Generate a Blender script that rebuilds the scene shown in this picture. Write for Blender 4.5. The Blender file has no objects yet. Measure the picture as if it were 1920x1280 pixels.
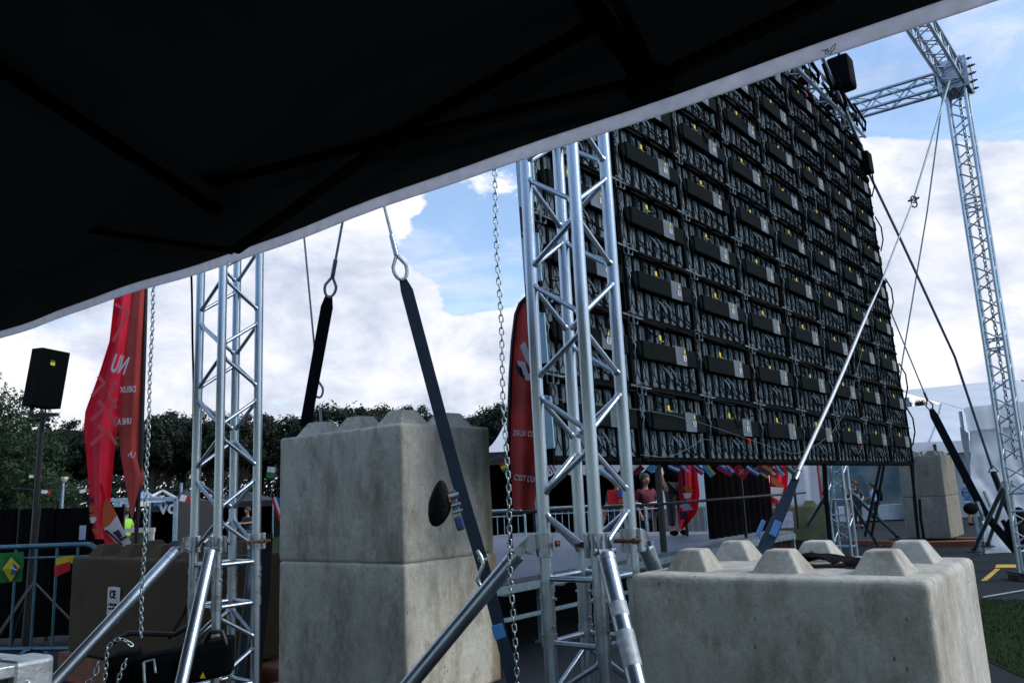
import bpy, bmesh, math, random
from mathutils import Vector, Matrix, noise
random.seed(7)
S = bpy.context.scene
C = S.collection
V = Vector

# ---------------------------------------------------------------- camera
FPX = 1530.0                      # focal length in pixels of the 1920 px wide photograph
EYE = 1.4
_u = V((582 - 960, 640 + 7595, -FPX)).normalized()          # world up in camera space (from the leaning verticals)
_f = V((0, 0, -1)); _y = (_f - _f.dot(_u) * _u).normalized(); _x = _y.cross(_u)
ROT = Matrix((_x, _y, _u))                                   # camera space -> world
def ray(px, py): return ROT @ V(((px - 960) / FPX, (640 - py) / FPX, -1))
def at(px, py, Y):                                           # the point seen there, Y metres ahead
    r = ray(px, py); return r * (Y / r.y) + V((0, 0, EYE))
def atz(px, py, z):
    r = ray(px, py); return r * ((z - EYE) / r.z) + V((0, 0, EYE))
def onplane(px, py, p0, nr):
    r = ray(px, py); o = V((0, 0, EYE)); return o + r * ((V(p0) - o).dot(nr) / r.dot(nr))
cam = bpy.data.cameras.new('camera'); camo = bpy.data.objects.new('camera', cam); C.objects.link(camo)
camo.matrix_world = Matrix.Translation((0, 0, EYE)) @ ROT.to_4x4()
cam.sensor_width = 36; cam.lens = FPX / 1920 * 36; cam.clip_start = .05; cam.clip_end = 2000
S.camera = camo
UP = V((0, 0, 1))
D = V((.631, .776, 0)).normalized()        # along the video wall, away to the right
N = V((-D.y, D.x, 0))                      # across it, away to the left
def dn(a, b, z=0): return D * a + N * b + UP * z

# ---------------------------------------------------------------- materials
def newmat(name):
    m = bpy.data.materials.new(name); m.use_nodes = True
    return m, m.node_tree, m.node_tree.nodes['Principled BSDF']
def plain(name, col, rough=.6, metal=0.0, var=.12, scale=6.0, bump=0.0, bscale=60.0, spec=.5, trans=0.0, stretch=(1, 1, 1), rvar=.1):
    m, t, b = newmat(name); L = t.links; nd = t.nodes
    tc = nd.new('ShaderNodeTexCoord'); oi = nd.new('ShaderNodeObjectInfo')
    mp = nd.new('ShaderNodeMapping'); mp.inputs['Scale'].default_value = stretch
    ad = nd.new('ShaderNodeVectorMath'); ad.operation = 'MULTIPLY_ADD'
    ad.inputs[1].default_value = (17.3, 11.1, 7.7)
    L.new(oi.outputs['Random'], ad.inputs[0]); L.new(tc.outputs['Object'], ad.inputs[2])
    L.new(ad.outputs[0], mp.inputs['Vector'])
    nz = nd.new('ShaderNodeTexNoise'); nz.inputs['Scale'].default_value = scale; nz.inputs['Detail'].default_value = 6
    L.new(mp.outputs[0], nz.inputs['Vector'])
    mr = nd.new('ShaderNodeMapRange'); mr.inputs['From Min'].default_value = .3; mr.inputs['From Max'].default_value = .7
    mr.inputs['To Min'].default_value = 1 - var; mr.inputs['To Max'].default_value = 1 + var
    L.new(nz.outputs['Fac'], mr.inputs['Value'])
    mx = nd.new('ShaderNodeVectorMath'); mx.operation = 'SCALE'; mx.inputs[0].default_value = col[:3]
    L.new(mr.outputs[0], mx.inputs['Scale']); L.new(mx.outputs[0], b.inputs['Base Color'])
    r2 = nd.new('ShaderNodeMapRange'); r2.inputs['To Min'].default_value = max(.05, rough - rvar); r2.inputs['To Max'].default_value = min(1, rough + rvar)
    L.new(nz.outputs['Fac'], r2.inputs['Value']); L.new(r2.outputs[0], b.inputs['Roughness'])
    b.inputs['Metallic'].default_value = metal; b.inputs['Specular IOR Level'].default_value = spec
    if bump:
        n2 = nd.new('ShaderNodeTexNoise'); n2.inputs['Scale'].default_value = bscale; n2.inputs['Detail'].default_value = 4
        L.new(mp.outputs[0], n2.inputs['Vector'])
        bp = nd.new('ShaderNodeBump'); bp.inputs['Strength'].default_value = bump; bp.inputs['Distance'].default_value = .02
        L.new(n2.outputs['Fac'], bp.inputs['Height']); L.new(bp.outputs[0], b.inputs['Normal'])
    if trans:
        tr = nd.new('ShaderNodeBsdfTranslucent'); L.new(mx.outputs[0], tr.inputs['Color'])
        ms = nd.new('ShaderNodeMixShader'); ms.inputs[0].default_value = trans
        out = nd['Material Output']; L.new(b.outputs[0], ms.inputs[1]); L.new(tr.outputs[0], ms.inputs[2]); L.new(ms.outputs[0], out.inputs['Surface'])
    return m

def concrete(name, base, stain, amount, seedv, band=False):
    m, t, b = newmat(name); L = t.links; nd = t.nodes
    tc = nd.new('ShaderNodeTexCoord'); oi = nd.new('ShaderNodeObjectInfo')
    ad = nd.new('ShaderNodeVectorMath'); ad.operation = 'MULTIPLY_ADD'; ad.inputs[1].default_value = (5.3 + seedv, 3.1, 2.7)
    L.new(oi.outputs['Random'], ad.inputs[0]); L.new(tc.outputs['Object'], ad.inputs[2])
    def noi(scale, det, stretch, rough=.55, dist=0):
        mp = nd.new('ShaderNodeMapping'); mp.inputs['Scale'].default_value = stretch; L.new(ad.outputs[0], mp.inputs['Vector'])
        n = nd.new('ShaderNodeTexNoise'); n.inputs['Scale'].default_value = scale; n.inputs['Detail'].default_value = det
        n.inputs['Roughness'].default_value = rough; n.inputs['Distortion'].default_value = dist
        L.new(mp.outputs[0], n.inputs['Vector']); return n.outputs['Fac']
    def rng(sock, a, c, lo, hi):
        r = nd.new('ShaderNodeMapRange'); r.inputs['From Min'].default_value = a; r.inputs['From Max'].default_value = c
        r.inputs['To Min'].default_value = lo; r.inputs['To Max'].default_value = hi; L.new(sock, r.inputs['Value']); return r.outputs[0]
    def mixc(f, A, B, mode='MIX'):
        x = nd.new('ShaderNodeMix'); x.data_type = 'RGBA'; x.blend_type = mode
        L.new(f, x.inputs[0])
        for s, q in ((x.inputs[6], A), (x.inputs[7], B)):
            if isinstance(q, tuple): s.default_value = q + (1,)
            else: L.new(q, s)
        return x.outputs[2]
    big = noi(1.7, 5, (1, 1, .8), .6, .4)
    streak = noi(3.6, 9, (1, 1, .16), .72, 0)
    fine = noi(38, 6, (1, 1, 1), .7)
    mid = noi(11, 9, (1, 1, 1), .75, 0)
    mid2 = noi(5.5, 11, (1, 1, .45), .78, 0)
    blot = noi(3.6, 9, (1, 1, .8), .72, .1)
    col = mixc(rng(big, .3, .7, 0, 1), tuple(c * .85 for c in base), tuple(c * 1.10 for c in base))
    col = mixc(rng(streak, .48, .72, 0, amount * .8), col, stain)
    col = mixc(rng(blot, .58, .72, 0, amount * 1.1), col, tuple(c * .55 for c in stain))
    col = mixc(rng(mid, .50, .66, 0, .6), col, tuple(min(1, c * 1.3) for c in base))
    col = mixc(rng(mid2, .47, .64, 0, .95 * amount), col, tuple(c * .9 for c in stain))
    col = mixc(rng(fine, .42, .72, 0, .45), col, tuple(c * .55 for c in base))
    if band:
        sx = nd.new('ShaderNodeSeparateXYZ'); L.new(tc.outputs['Object'], sx.inputs[0])
        bx = rng(sx.outputs['X'], -.52, -.02, 1, 0); by = rng(sx.outputs['Y'], -.34, -.30, 1, 0)
        bn = rng(noi(2.6, 8, (1, 1, .18), .7), .34, .62, .15, 1)
        def mul(a_, c_):
            q = nd.new('ShaderNodeMath'); q.operation = 'MULTIPLY'; L.new(a_, q.inputs[0]); L.new(c_, q.inputs[1]); return q.outputs[0]
        bm_ = mul(mul(bx, by), bn)
        col = mixc(rng(bm_, 0, 1, 0, .85), col, tuple(c * .8 for c in stain))
        ex = rng(sx.outputs['X'], -.62, -.55, 1, 0); ey = rng(sx.outputs['Y'], -.36, -.22, 1, 0)
        col = mixc(rng(mul(mul(ex, ey), bn), 0, 1, 0, .45), col, (.17, .14, .05))
    vo = nd.new('ShaderNodeTexVoronoi'); vo.inputs['Scale'].default_value = 26; vo.inputs['Randomness'].default_value = 1
    mp = nd.new('ShaderNodeMapping'); mp.inputs['Scale'].default_value = (1, 1, .55); L.new(ad.outputs[0], mp.inputs['Vector']); L.new(mp.outputs[0], vo.inputs['Vector'])
    pit0 = rng(vo.outputs['Distance'], .07, .14, 1, 0)
    sel = rng(noi(13, 2, (1, 1, .3)), .48, .56, 0, 1)
    mu = nd.new('ShaderNodeMath'); mu.operation = 'MULTIPLY'; L.new(pit0, mu.inputs[0]); L.new(sel, mu.inputs[1])
    pit = mu.outputs[0]
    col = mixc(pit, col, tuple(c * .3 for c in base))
    L.new(col, b.inputs['Base Color']); b.inputs['Roughness'].default_value = .9; b.inputs['Specular IOR Level'].default_value = .25
    hm = nd.new('ShaderNodeMath'); hm.operation = 'SUBTRACT'
    hs = nd.new('ShaderNodeMath'); hs.operation = 'MULTIPLY_ADD'; hs.inputs[1].default_value = .5
    L.new(fine, hs.inputs[0]); L.new(noi(90, 4, (1, 1, 1), .6), hs.inputs[2]); L.new(hs.outputs[0], hm.inputs[0]); L.new(pit, hm.inputs[1])
    bp = nd.new('ShaderNodeBump'); bp.inputs['Strength'].default_value = .35; bp.inputs['Distance'].default_value = .008
    L.new(hm.outputs[0], bp.inputs['Height']); L.new(bp.outputs[0], b.inputs['Normal'])
    return m

ALU = plain('aluminium_tube', (.42, .51, .60), .32, .95, .16, 9, .05, 160, stretch=(1, 1, .25))
ALUD = plain('aluminium_cast', (.36, .42, .48), .33, .9, .2, 14, .04, 80)
GALV = plain('galvanised_steel', (.30, .42, .50), .45, .8, .2, 12, .15, 70)
BLUET = plain('blue_grey_tube', (.075, .17, .23), .38, .75, .15, 7, .1, 80)
CHAIN = plain('zinc_chain', (.42, .50, .53), .3, .95, .15, 40)
RUST = plain('rusty_steel', (.16, .07, .035), .8, .3, .35, 40, .4, 90)
ROPE = plain('steel_rope', (.34, .44, .50), .45, .7, .25, 90, .5, 300)
CONC = concrete('weathered_concrete', (.49, .495, .44), (.17, .125, .07), .66, 0, True)
CONCL = concrete('pale_concrete', (.54, .54, .495), (.19, .145, .085), .68, 3)
CONCD = concrete('shaded_brown_concrete', (.076, .056, .032), (.06, .05, .034), .6, 6)  # brown base colour darkened to carry the shade the left block stands in
CONCF = concrete('dull_concrete', (.27, .265, .235), (.15, .125, .085), .6, 9)
BLACKF = plain('black_canopy_fabric', (.050, .066, .072), .85, 0, .35, 1.6, .6, 7, trans=.04)
HEMF = plain('pale_hem_fabric', (.70, .72, .79), .8, 0, .06, 30, .4, 260, trans=.88)
WEB = plain('black_webbing', (.006, .009, .014), .8, 0, .25, 30, .12, 300, spec=.15)
WEBB = plain('navy_webbing', (.016, .030, .055), .6, 0, .2, 30, .12, 300, spec=.25)
BLACK = plain('black_plastic', (.0028, .0040, .0048), .7, 0, .2, 12, .12, 80, spec=.035)
BLACKM = plain('black_painted_steel', (.015, .017, .020), .45, .2, .25, 20, .1, 80)
PADF = plain('black_pad_cloth', (.005, .005, .006), .85, 0, .2, 12, .4, 50, spec=.08)
RED = plain('red_flag_cloth', (.86, .030, .085), .7, 0, .14, 4, .25, 14, trans=.4)
REDB = plain('rusty_red_flag_cloth', (.56, .085, .075), .7, 0, .25, 3, .25, 14, trans=.4)
WHITEC = plain('white_print', (.75, .76, .80), .7, 0, .05, trans=.3)
LILAC = plain('pale_red_print', (.80, .14, .17), .7, 0, .1, trans=.4)
ORANGEC = plain('orange_print', (.62, .13, .03), .7, 0, .15, trans=.3)
DARKC = plain('dark_print', (.045, .02, .045), .7, 0, .1, trans=.2)
LBLUE = plain('pale_blue_print', (.45, .52, .72), .7, 0, .1, trans=.3)
YEL = plain('yellow_plastic', (.72, .55, .03), .5, 0, .1)
GRN = plain('green_cloth', (.02, .22, .06), .7, 0, .1, trans=.3)
BLU = plain('blue_cloth', (.03, .10, .42), .7, 0, .1, trans=.3)
CYA = plain('light_blue_cloth', (.10, .38, .62), .7, 0, .1, trans=.3)
YELC = plain('yellow_cloth', (.70, .58, .03), .7, 0, .1, trans=.3)
REDC = plain('bright_red_cloth', (.58, .02, .03), .7, 0, .1, trans=.3)
MAR = plain('maroon_cloth', (.16, .01, .04), .7, 0, .1, trans=.3)
WHC = plain('white_cloth', (.78, .79, .82), .7, 0, .05, trans=.3)
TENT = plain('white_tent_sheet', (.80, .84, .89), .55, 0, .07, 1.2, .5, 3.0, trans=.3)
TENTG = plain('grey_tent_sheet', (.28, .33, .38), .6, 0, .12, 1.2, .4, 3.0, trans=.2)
TIMB = plain('red_brown_timber', (.20, .07, .035), .75, 0, .35, 8, .4, 40, stretch=(.3, 1, 1))
STEELD = plain('dark_steel', (.035, .04, .045), .6, .5, .3, 12, .2, 60)
SKIN = plain('skin', (.36, .19, .13), .55, 0, .08)
HAIR = plain('dark_hair', (.02, .014, .010), .6, 0, .2, 60)
NAVYC = plain('dark_navy_jersey', (.02, .03, .06), .8, 0, .15)
JERS = plain('pale_blue_shirt', (.36, .50, .66), .8, 0, .1)
JEAN = plain('dark_trousers', (.02, .022, .03), .8, 0, .2)
GREYP = plain('led_back_sheet', (.044, .086, .118), .5, .1, .16, 10, .06, 50)
PLATE = plain('connector_plate', (.062, .095, .12), .4, .3, .4, 7)
PBOX = plain('matt_charcoal_box', (.0065, .0095, .0105), .8, 0, .25, 14, .2, 120, spec=.03)
CONN = plain('blue_grey_connector', (.035, .085, .12), .5, .1, .3)
WIREM = plain('bright_wire', (.10, .145, .18), .4, .5, .3)
PERF = plain('pale_perforated_steel', (.26, .42, .52), .45, .4, .1, 20)
STICK = plain('white_sticker', (.62, .60, .64), .5, 0, .2, 12)
STICKR = plain('sticker_ink', (.10, .03, .06), .6)
DECK = plain('grey_stage_deck', (.15, .165, .20), .6, 0, .2, 5, .2, 80)
DRAPE = plain('black_drape', (.004, .004, .005), .9, 0, .2, 5, .3, 20, spec=.05)
LEAFA = plain('dark_green_leaf', (.010, .021, .010), .7, 0, .5, 1.3, trans=.3)
LEAFB = plain('mid_green_leaf', (.028, .058, .022), .7, 0, .5, 1.5, trans=.35)
GRASSL = plain('short_grass', (.016, .040, .008), .9, 0, .4, 1.5, spec=.06)
BARK = plain('brown_bark', (.045, .034, .026), .9, 0, .3, 9, .5, 30)
CASE = plain('black_case_laminate', (.018, .022, .026), .4, 0, .2, 6, .2, 90)
CASEM = plain('case_aluminium', (.62, .68, .72), .4, .75, .12, 20, .15, 90, stretch=(.3, .3, .3))
PURPLE = plain('blue_tape', (.05, .22, .55), .4, 0, .1)
ORTAG = plain('orange_tag', (.75, .20, .05), .6)
LENS = plain('lamp_glass', (.45, .42, .32), .3)

# ---------------------------------------------------------------- mesh builder
FR = {}
class MB:
    def __init__(s): s.v = []; s.f = []; s.m = []; s.sm = []; s.cur = 0
    def add(s, vs, fs, smooth=False):
        o = len(s.v); s.v += [V(p) for p in vs]
        for f in fs: s.f.append([i + o for i in f]); s.m.append(s.cur); s.sm.append(smooth)
        return s
    def mat(s, i): s.cur = i; return s
    def box(s, c, size, R=None, bev=0.0, seg=2):
        c = V(c)
        if bev <= 0:
            vs = [V((x * size[0] / 2, y * size[1] / 2, z * size[2] / 2)) for x in (-1, 1) for y in (-1, 1) for z in (-1, 1)]
            fs = [(0, 1, 3, 2), (4, 6, 7, 5), (0, 4, 5, 1), (2, 3, 7, 6), (0, 2, 6, 4), (1, 5, 7, 3)]
        else:
            bm = bmesh.new(); bmesh.ops.create_cube(bm, size=1)
            for v in bm.verts: v.co = V((v.co.x * size[0], v.co.y * size[1], v.co.z * size[2]))
            bmesh.ops.bevel(bm, geom=bm.edges[:] + bm.verts[:], offset=bev, segments=seg, affect='EDGES', profile=.6)
            bm.verts.index_update()
            vs = [v.co.copy() for v in bm.verts]; fs = [[v.index for v in f.verts] for f in bm.faces]; bm.free()
        vs = [c + (R @ v if R else v) for v in vs]
        return s.add(vs, fs)
    def bar(s, p, q, w, h, up=UP, bev=0.0):
        p, q = V(p), V(q); z = (q - p); L = z.length; z.normalize()
        x = z.cross(up)
        if x.length < 1e-4: x = z.cross(V((1, 0, 0)))
        x.normalize(); y = x.cross(z)
        R = Matrix((x, z, y)).transposed()
        return s.box((p + q) / 2, (w, L, h), R, bev)
    def tube(s, pts, r, seg=10, cap=True, smooth=True, closed=False):
        pts = [V(p) for p in pts]; n = len(pts); rs = r if isinstance(r, (list, tuple)) else [r] * n
        t0 = (pts[1] - pts[0]).normalized(); a = t0.orthogonal().normalized(); vs = []; fs = []
        for i in range(n):
            if closed: t = (pts[(i + 1) % n] - pts[i - 1])
            else: t = pts[min(i + 1, n - 1)] - pts[max(i - 1, 0)]
            t = t.normalized() if t.length > 1e-9 else t0
            a = (a - a.dot(t) * t); a = a.normalized() if a.length > 1e-6 else t.orthogonal().normalized()
            b = t.cross(a)
            for k in range(seg):
                g = 2 * math.pi * k / seg; vs.append(pts[i] + (a * math.cos(g) + b * math.sin(g)) * rs[i])
        m = n if closed else n - 1
        for i in range(m):
            j = (i + 1) % n
            for k in range(seg): fs.append((i * seg + k, i * seg + (k + 1) % seg, j * seg + (k + 1) % seg, j * seg + k))
        s.add(vs, fs, smooth)
        if cap and not closed:
            s.add(vs[:seg], [list(range(seg))[::-1]]); s.add(vs[(n - 1) * seg:], [list(range(seg))])
        return s
    def grid(s, rows, smooth=True):
        nr, nc = len(rows), len(rows[0])
        return s.add([p for r in rows for p in r], [(i * nc + j, i * nc + j + 1, (i + 1) * nc + j + 1, (i + 1) * nc + j) for i in range(nr - 1) for j in range(nc - 1)], smooth)
    def sheet(s, rows, th, nrm):                      # a cloth or board with a real thickness
        nrm = V(nrm) * th; nr, nc = len(rows), len(rows[0])
        s.grid(rows); s.grid([[p + nrm for p in r][::-1] for r in rows])
        rim = [rows[0][j] for j in range(nc)] + [rows[i][-1] for i in range(1, nr)] + [rows[-1][j] for j in range(nc - 2, -1, -1)] + [rows[i][0] for i in range(nr - 2, 0, -1)]
        k = len(rim)
        return s.add(rim + [p + nrm for p in rim], [(i, (i + 1) % k, k + (i + 1) % k, k + i) for i in range(k)])
    def ball(s, c, r, u=10, w=7, sq=(1, 1, 1)):
        c = V(c); vs = [c + V((0, 0, r * sq[2]))]
        for i in range(1, w):
            a = math.pi * i / w
            for j in range(u):
                b = 2 * math.pi * j / u
                vs.append(c + V((r * sq[0] * math.sin(a) * math.cos(b), r * sq[1] * math.sin(a) * math.sin(b), r * sq[2] * math.cos(a))))
        vs.append(c - V((0, 0, r * sq[2]))); fs = []
        for j in range(u): fs.append((0, 1 + j, 1 + (j + 1) % u)); e = len(vs) - 1; fs.append((e, e - 1 - j, e - 1 - (j + 1) % u))
        for i in range(w - 2):
            for j in range(u): fs.append((1 + i * u + j, 1 + (i + 1) * u + j, 1 + (i + 1) * u + (j + 1) % u, 1 + i * u + (j + 1) % u))
        return s.add(vs, fs, True)
    def poly(s, pts): return s.add(pts, [list(range(len(pts)))])
    def build(s, name, mat, parent=None, frame=None):
        if parent is not None: M = FR[parent]
        elif frame is not None: M = frame
        else:
            xs = [p.x for p in s.v]; ys = [p.y for p in s.v]; zs = [p.z for p in s.v]
            M = Matrix.Translation(((min(xs) + max(xs)) / 2, (min(ys) + max(ys)) / 2, min(zs)))
        I = M.inverted()
        me = bpy.data.meshes.new(name); me.from_pydata([I @ p for p in s.v], [], s.f); me.update()
        for mt in (mat if isinstance(mat, (list, tuple)) else [mat]): me.materials.append(mt)
        me.polygons.foreach_set('material_index', s.m); me.polygons.foreach_set('use_smooth', s.sm); me.update()
        o = bpy.data.objects.new(name, me); C.objects.link(o)
        FR[o] = M
        if parent is not None: o.parent = parent
        else: o.matrix_world = M
        return o
def tag(o, label, cat=None, group=None, kind=None):
    if label: o['label'] = label
    if cat: o['category'] = cat
    if group: o['group'] = group
    if kind: o['kind'] = kind
    return o
def thing(name, label, cat, loc=(0, 0, 0), rotz=0.0, group=None):
    o = bpy.data.objects.new(name, None); C.objects.link(o); o.empty_display_size = .1
    M = Matrix.Translation(V(loc)) @ Matrix.Rotation(rotz, 4, 'Z'); o.matrix_world = M; FR[o] = M
    return tag(o, label, cat, group)
def copy_tree(o, parent=None, M=None):
    c = o.copy(); C.objects.link(c)
    if parent is not None: c.parent = parent
    elif M is not None: c.matrix_world = M
    FR[c] = M if M is not None else FR.get(o)
    for ch in list(o.children): copy_tree(ch, c, M)
    return c
def text(name, body, size, origin, xdir, updir, mat, parent, depth=.002, mirror=False, shear=0.0, align='LEFT', squash=1.0):
    cu = bpy.data.curves.new(name, 'FONT'); cu.body = body; cu.size = size; cu.extrude = depth; cu.align_x = align; cu.shear = shear; cu.offset = size * .02 if size > .06 else 0
    o = bpy.data.objects.new(name, cu); C.objects.link(o)
    dg = bpy.context.evaluated_depsgraph_get(); me = bpy.data.meshes.new_from_object(o.evaluated_get(dg)); bpy.data.objects.remove(o)
    x = V(xdir).normalized(); y = V(updir); y = (y - y.dot(x) * x).normalized(); z = x.cross(y)
    b = MB(); sx = (-1 if mirror else 1) * squash
    b.add([V(origin) + x * v.co.x * sx + y * v.co.y + z * v.co.z for v in me.vertices], [list(p.vertices) for p in me.polygons])
    return b.build(name, mat, parent)
def sag(p, q, drop, n=14):
    p, q = V(p), V(q); return [p.lerp(q, i / n) - UP * drop * 4 * (i / n) * (1 - i / n) for i in range(n + 1)]
# ---------------------------------------------------------------- sky and sun
SUN_DIR = V((.85, -.15, .68)).normalized()
el = math.asin(SUN_DIR.z); az = math.atan2(SUN_DIR.x, SUN_DIR.y)
w = bpy.data.worlds.new('World'); S.world = w; w.use_nodes = True
t = w.node_tree; nd = t.nodes; L = t.links
for x in list(nd): nd.remove(x)
out = nd.new('ShaderNodeOutputWorld')
sky = nd.new('ShaderNodeTexSky'); sky.sky_type = 'NISHITA'; sky.sun_disc = False; sky.sun_elevation = el; sky.sun_rotation = az
sky.air_density = 1.0; sky.dust_density = .6; sky.ozone_density = 2.0
bgs = nd.new('ShaderNodeBackground'); bgs.inputs['Strength'].default_value = .15
tin = nd.new('ShaderNodeVectorMath'); tin.operation = 'MULTIPLY'; tin.inputs[1].default_value = (1.24, 1.40, 1.48); L.new(sky.outputs[0], tin.inputs[0]); L.new(tin.outputs[0], bgs.inputs['Color'])
tc = nd.new('ShaderNodeTexCoord'); sep = nd.new('ShaderNodeSeparateXYZ'); L.new(tc.outputs['Generated'], sep.inputs[0])
def mth(op, a, b=None, c=None):
    m = nd.new('ShaderNodeMath'); m.operation = op
    for i, q in enumerate((a, b, c)):
        if q is None: continue
        if isinstance(q, (int, float)): m.inputs[i].default_value = q
        else: L.new(q, m.inputs[i])
    return m.outputs[0]
def smooth(v, a, b, lo=0.0, hi=1.0):
    r = nd.new('ShaderNodeMapRange'); r.interpolation_type = 'SMOOTHSTEP'
    r.inputs['From Min'].default_value = a; r.inputs['From Max'].default_value = b; r.inputs['To Min'].default_value = lo; r.inputs['To Max'].default_value = hi
    L.new(v, r.inputs['Value']); return r.outputs[0]
def cnoise(vec, scale, det, rough, dist=0.0):
    n = nd.new('ShaderNodeTexNoise'); n.inputs['Scale'].default_value = scale; n.inputs['Detail'].default_value = det
    n.inputs['Roughness'].default_value = rough; n.inputs['Distortion'].default_value = dist; L.new(vec, n.inputs['Vector']); return n.outputs['Fac']
mp = nd.new('ShaderNodeMapping'); mp.inputs['Scale'].default_value = (1, 1, 1.7); L.new(tc.outputs['Generated'], mp.inputs['Vector'])
n1 = cnoise(mp.outputs[0], 3.8, 12, .62, .25)
n2 = cnoise(mp.outputs[0], 7.0, 6, .55, .2)
cov = mth('MULTIPLY_ADD', mth('SUBTRACT', n1, .5), 2.5, .5)
HOLES = [((866, 480), 6.2, .30), ((912, 560), 3.6, .22), ((850, 430), 3.0, .10), ((1720, 200), 3.6, .24), ((1860, 120), 5.5, .20), ((1900, 225), 3.4, .22),
         ((1800, 190), 4.0, .16), ((1660, 90), 3.0, .10), ((960, -1800), 62, .60),
         ((1690, 360), 5.0, -.25), ((1900, 370), 4.5, -.28), ((1800, 320), 4.0, -.25), ((650, 480), 8.0, -.25), ((690, 660), 5.0, -.40), ((560, 640), 5.0, -.3), ((760, 560), 3.6, -.22), ((200, 700), 12, -.25), ((1850, 560), 8, -.25), ((900, 690), 5, -.25), ((930, 620), 2.2, -.15), ((920, 355), 2.6, -.15)]
for pxy, deg, amp in HOLES + [(V((-.55, -.80, .30)), 84, .6)]:
    r = V(pxy).normalized() if len(pxy) == 3 else ray(*pxy).normalized()
    dp = nd.new('ShaderNodeVectorMath'); dp.operation = 'DOT_PRODUCT'; dp.inputs[1].default_value = r
    nv = nd.new('ShaderNodeVectorMath'); nv.operation = 'NORMALIZE'; L.new(tc.outputs['Generated'], nv.inputs[0]); L.new(nv.outputs[0], dp.inputs[0])
    g = smooth(dp.outputs['Value'], math.cos(math.radians(deg)), math.cos(math.radians(deg * .25)), 0, -amp)
    cov = mth('ADD', cov, g)
mask = smooth(cov, .335, .475)
den = cnoise(mp.outputs[0], 5.4, 10, .64, .5)
ramp = nd.new('ShaderNodeValToRGB'); L.new(mth('ADD', mth('MULTIPLY', den, .55), mth('MULTIPLY', n2, .45)), ramp.inputs[0])
e = ramp.color_ramp.elements
e[0].position = .37; e[0].color = (.44, .50, .66, 1); e[1].position = .60; e[1].color = (1.0, .985, 1.0, 1)
m_ = e.new(.48); m_.color = (.70, .735, .84, 1)
bgc = nd.new('ShaderNodeBackground'); L.new(ramp.outputs[0], bgc.inputs['Color']); bgc.inputs['Strength'].default_value = 1.08
mw = nd.new('ShaderNodeMapping'); mw.inputs['Scale'].default_value = (1, 2.2, 5.0); mw.inputs['Rotation'].default_value = (0, .3, .5); L.new(tc.outputs['Generated'], mw.inputs['Vector'])
thin = mth('MAXIMUM', mask, smooth(cnoise(mw.outputs[0], 3.2, 10, .66, .6), .42, .72, .12, .62))
mxs = nd.new('ShaderNodeMixShader'); L.new(thin, mxs.inputs[0]); L.new(bgs.outputs[0], mxs.inputs[1]); L.new(bgc.outputs[0], mxs.inputs[2])
L.new(mxs.outputs[0], out.inputs['Surface'])
su = bpy.data.lights.new('sun', 'SUN'); su.energy = 2.0; su.angle = math.radians(24); su.color = (1, .96, .9)
so = bpy.data.objects.new('sun', su); C.objects.link(so); so.rotation_euler = (-SUN_DIR).to_track_quat('-Z', 'Y').to_euler()
S.view_settings.view_transform = 'Standard'; S.view_settings.look = 'None'; S.view_settings.exposure = .12; S.view_settings.gamma = 1
S.view_settings.use_curve_mapping = False

# ---------------------------------------------------------------- ground
def ground_mat(name, c0, c1, rough, bs):
    m, t, b = newmat(name); L = t.links; nd = t.nodes
    tc = nd.new('ShaderNodeTexCoord')
    a = nd.new('ShaderNodeTexNoise'); a.inputs['Scale'].default_value = .45; a.inputs['Detail'].default_value = 8; L.new(tc.outputs['Object'], a.inputs['Vector'])
    f = nd.new('ShaderNodeTexNoise'); f.inputs['Scale'].default_value = bs; f.inputs['Detail'].default_value = 3; L.new(tc.outputs['Object'], f.inputs['Vector'])
    x = nd.new('ShaderNodeMix'); x.data_type = 'RGBA'; x.inputs[6].default_value = c0 + (1,); x.inputs[7].default_value = c1 + (1,)
    mm = nd.new('ShaderNodeMath'); mm.operation = 'MULTIPLY_ADD'; mm.inputs[1].default_value = .5; L.new(a.outputs['Fac'], mm.inputs[0])
    m2 = nd.new('ShaderNodeMath'); m2.operation = 'MULTIPLY'; m2.inputs[1].default_value = .5; L.new(f.outputs['Fac'], m2.inputs[0]); L.new(m2.outputs[0], mm.inputs[2])
    L.new(mm.outputs[0], x.inputs[0]); L.new(x.outputs[2], b.inputs['Base Color']); b.inputs['Roughness'].default_value = rough; b.inputs['Specular IOR Level'].default_value = .10
    bp = nd.new('ShaderNodeBump'); bp.inputs['Strength'].default_value = .5; bp.inputs['Distance'].default_value = .01; L.new(f.outputs['Fac'], bp.inputs['Height']); L.new(bp.outputs[0], b.inputs['Normal'])
    return m
ASPH = ground_mat('asphalt', (.010, .013, .016), (.036, .042, .048), .8, 180)
LAWN = ground_mat('lawn_soil', (.006, .013, .004), (.016, .030, .008), .95, 60)
b = MB(); b.add([(-600, -60, 0), (600, -60, 0), (600, 900, 0), (-600, 900, 0)], [(0, 1, 2, 3)])
tag(b.build('ground', ASPH), None, None, None, 'structure')
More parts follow.
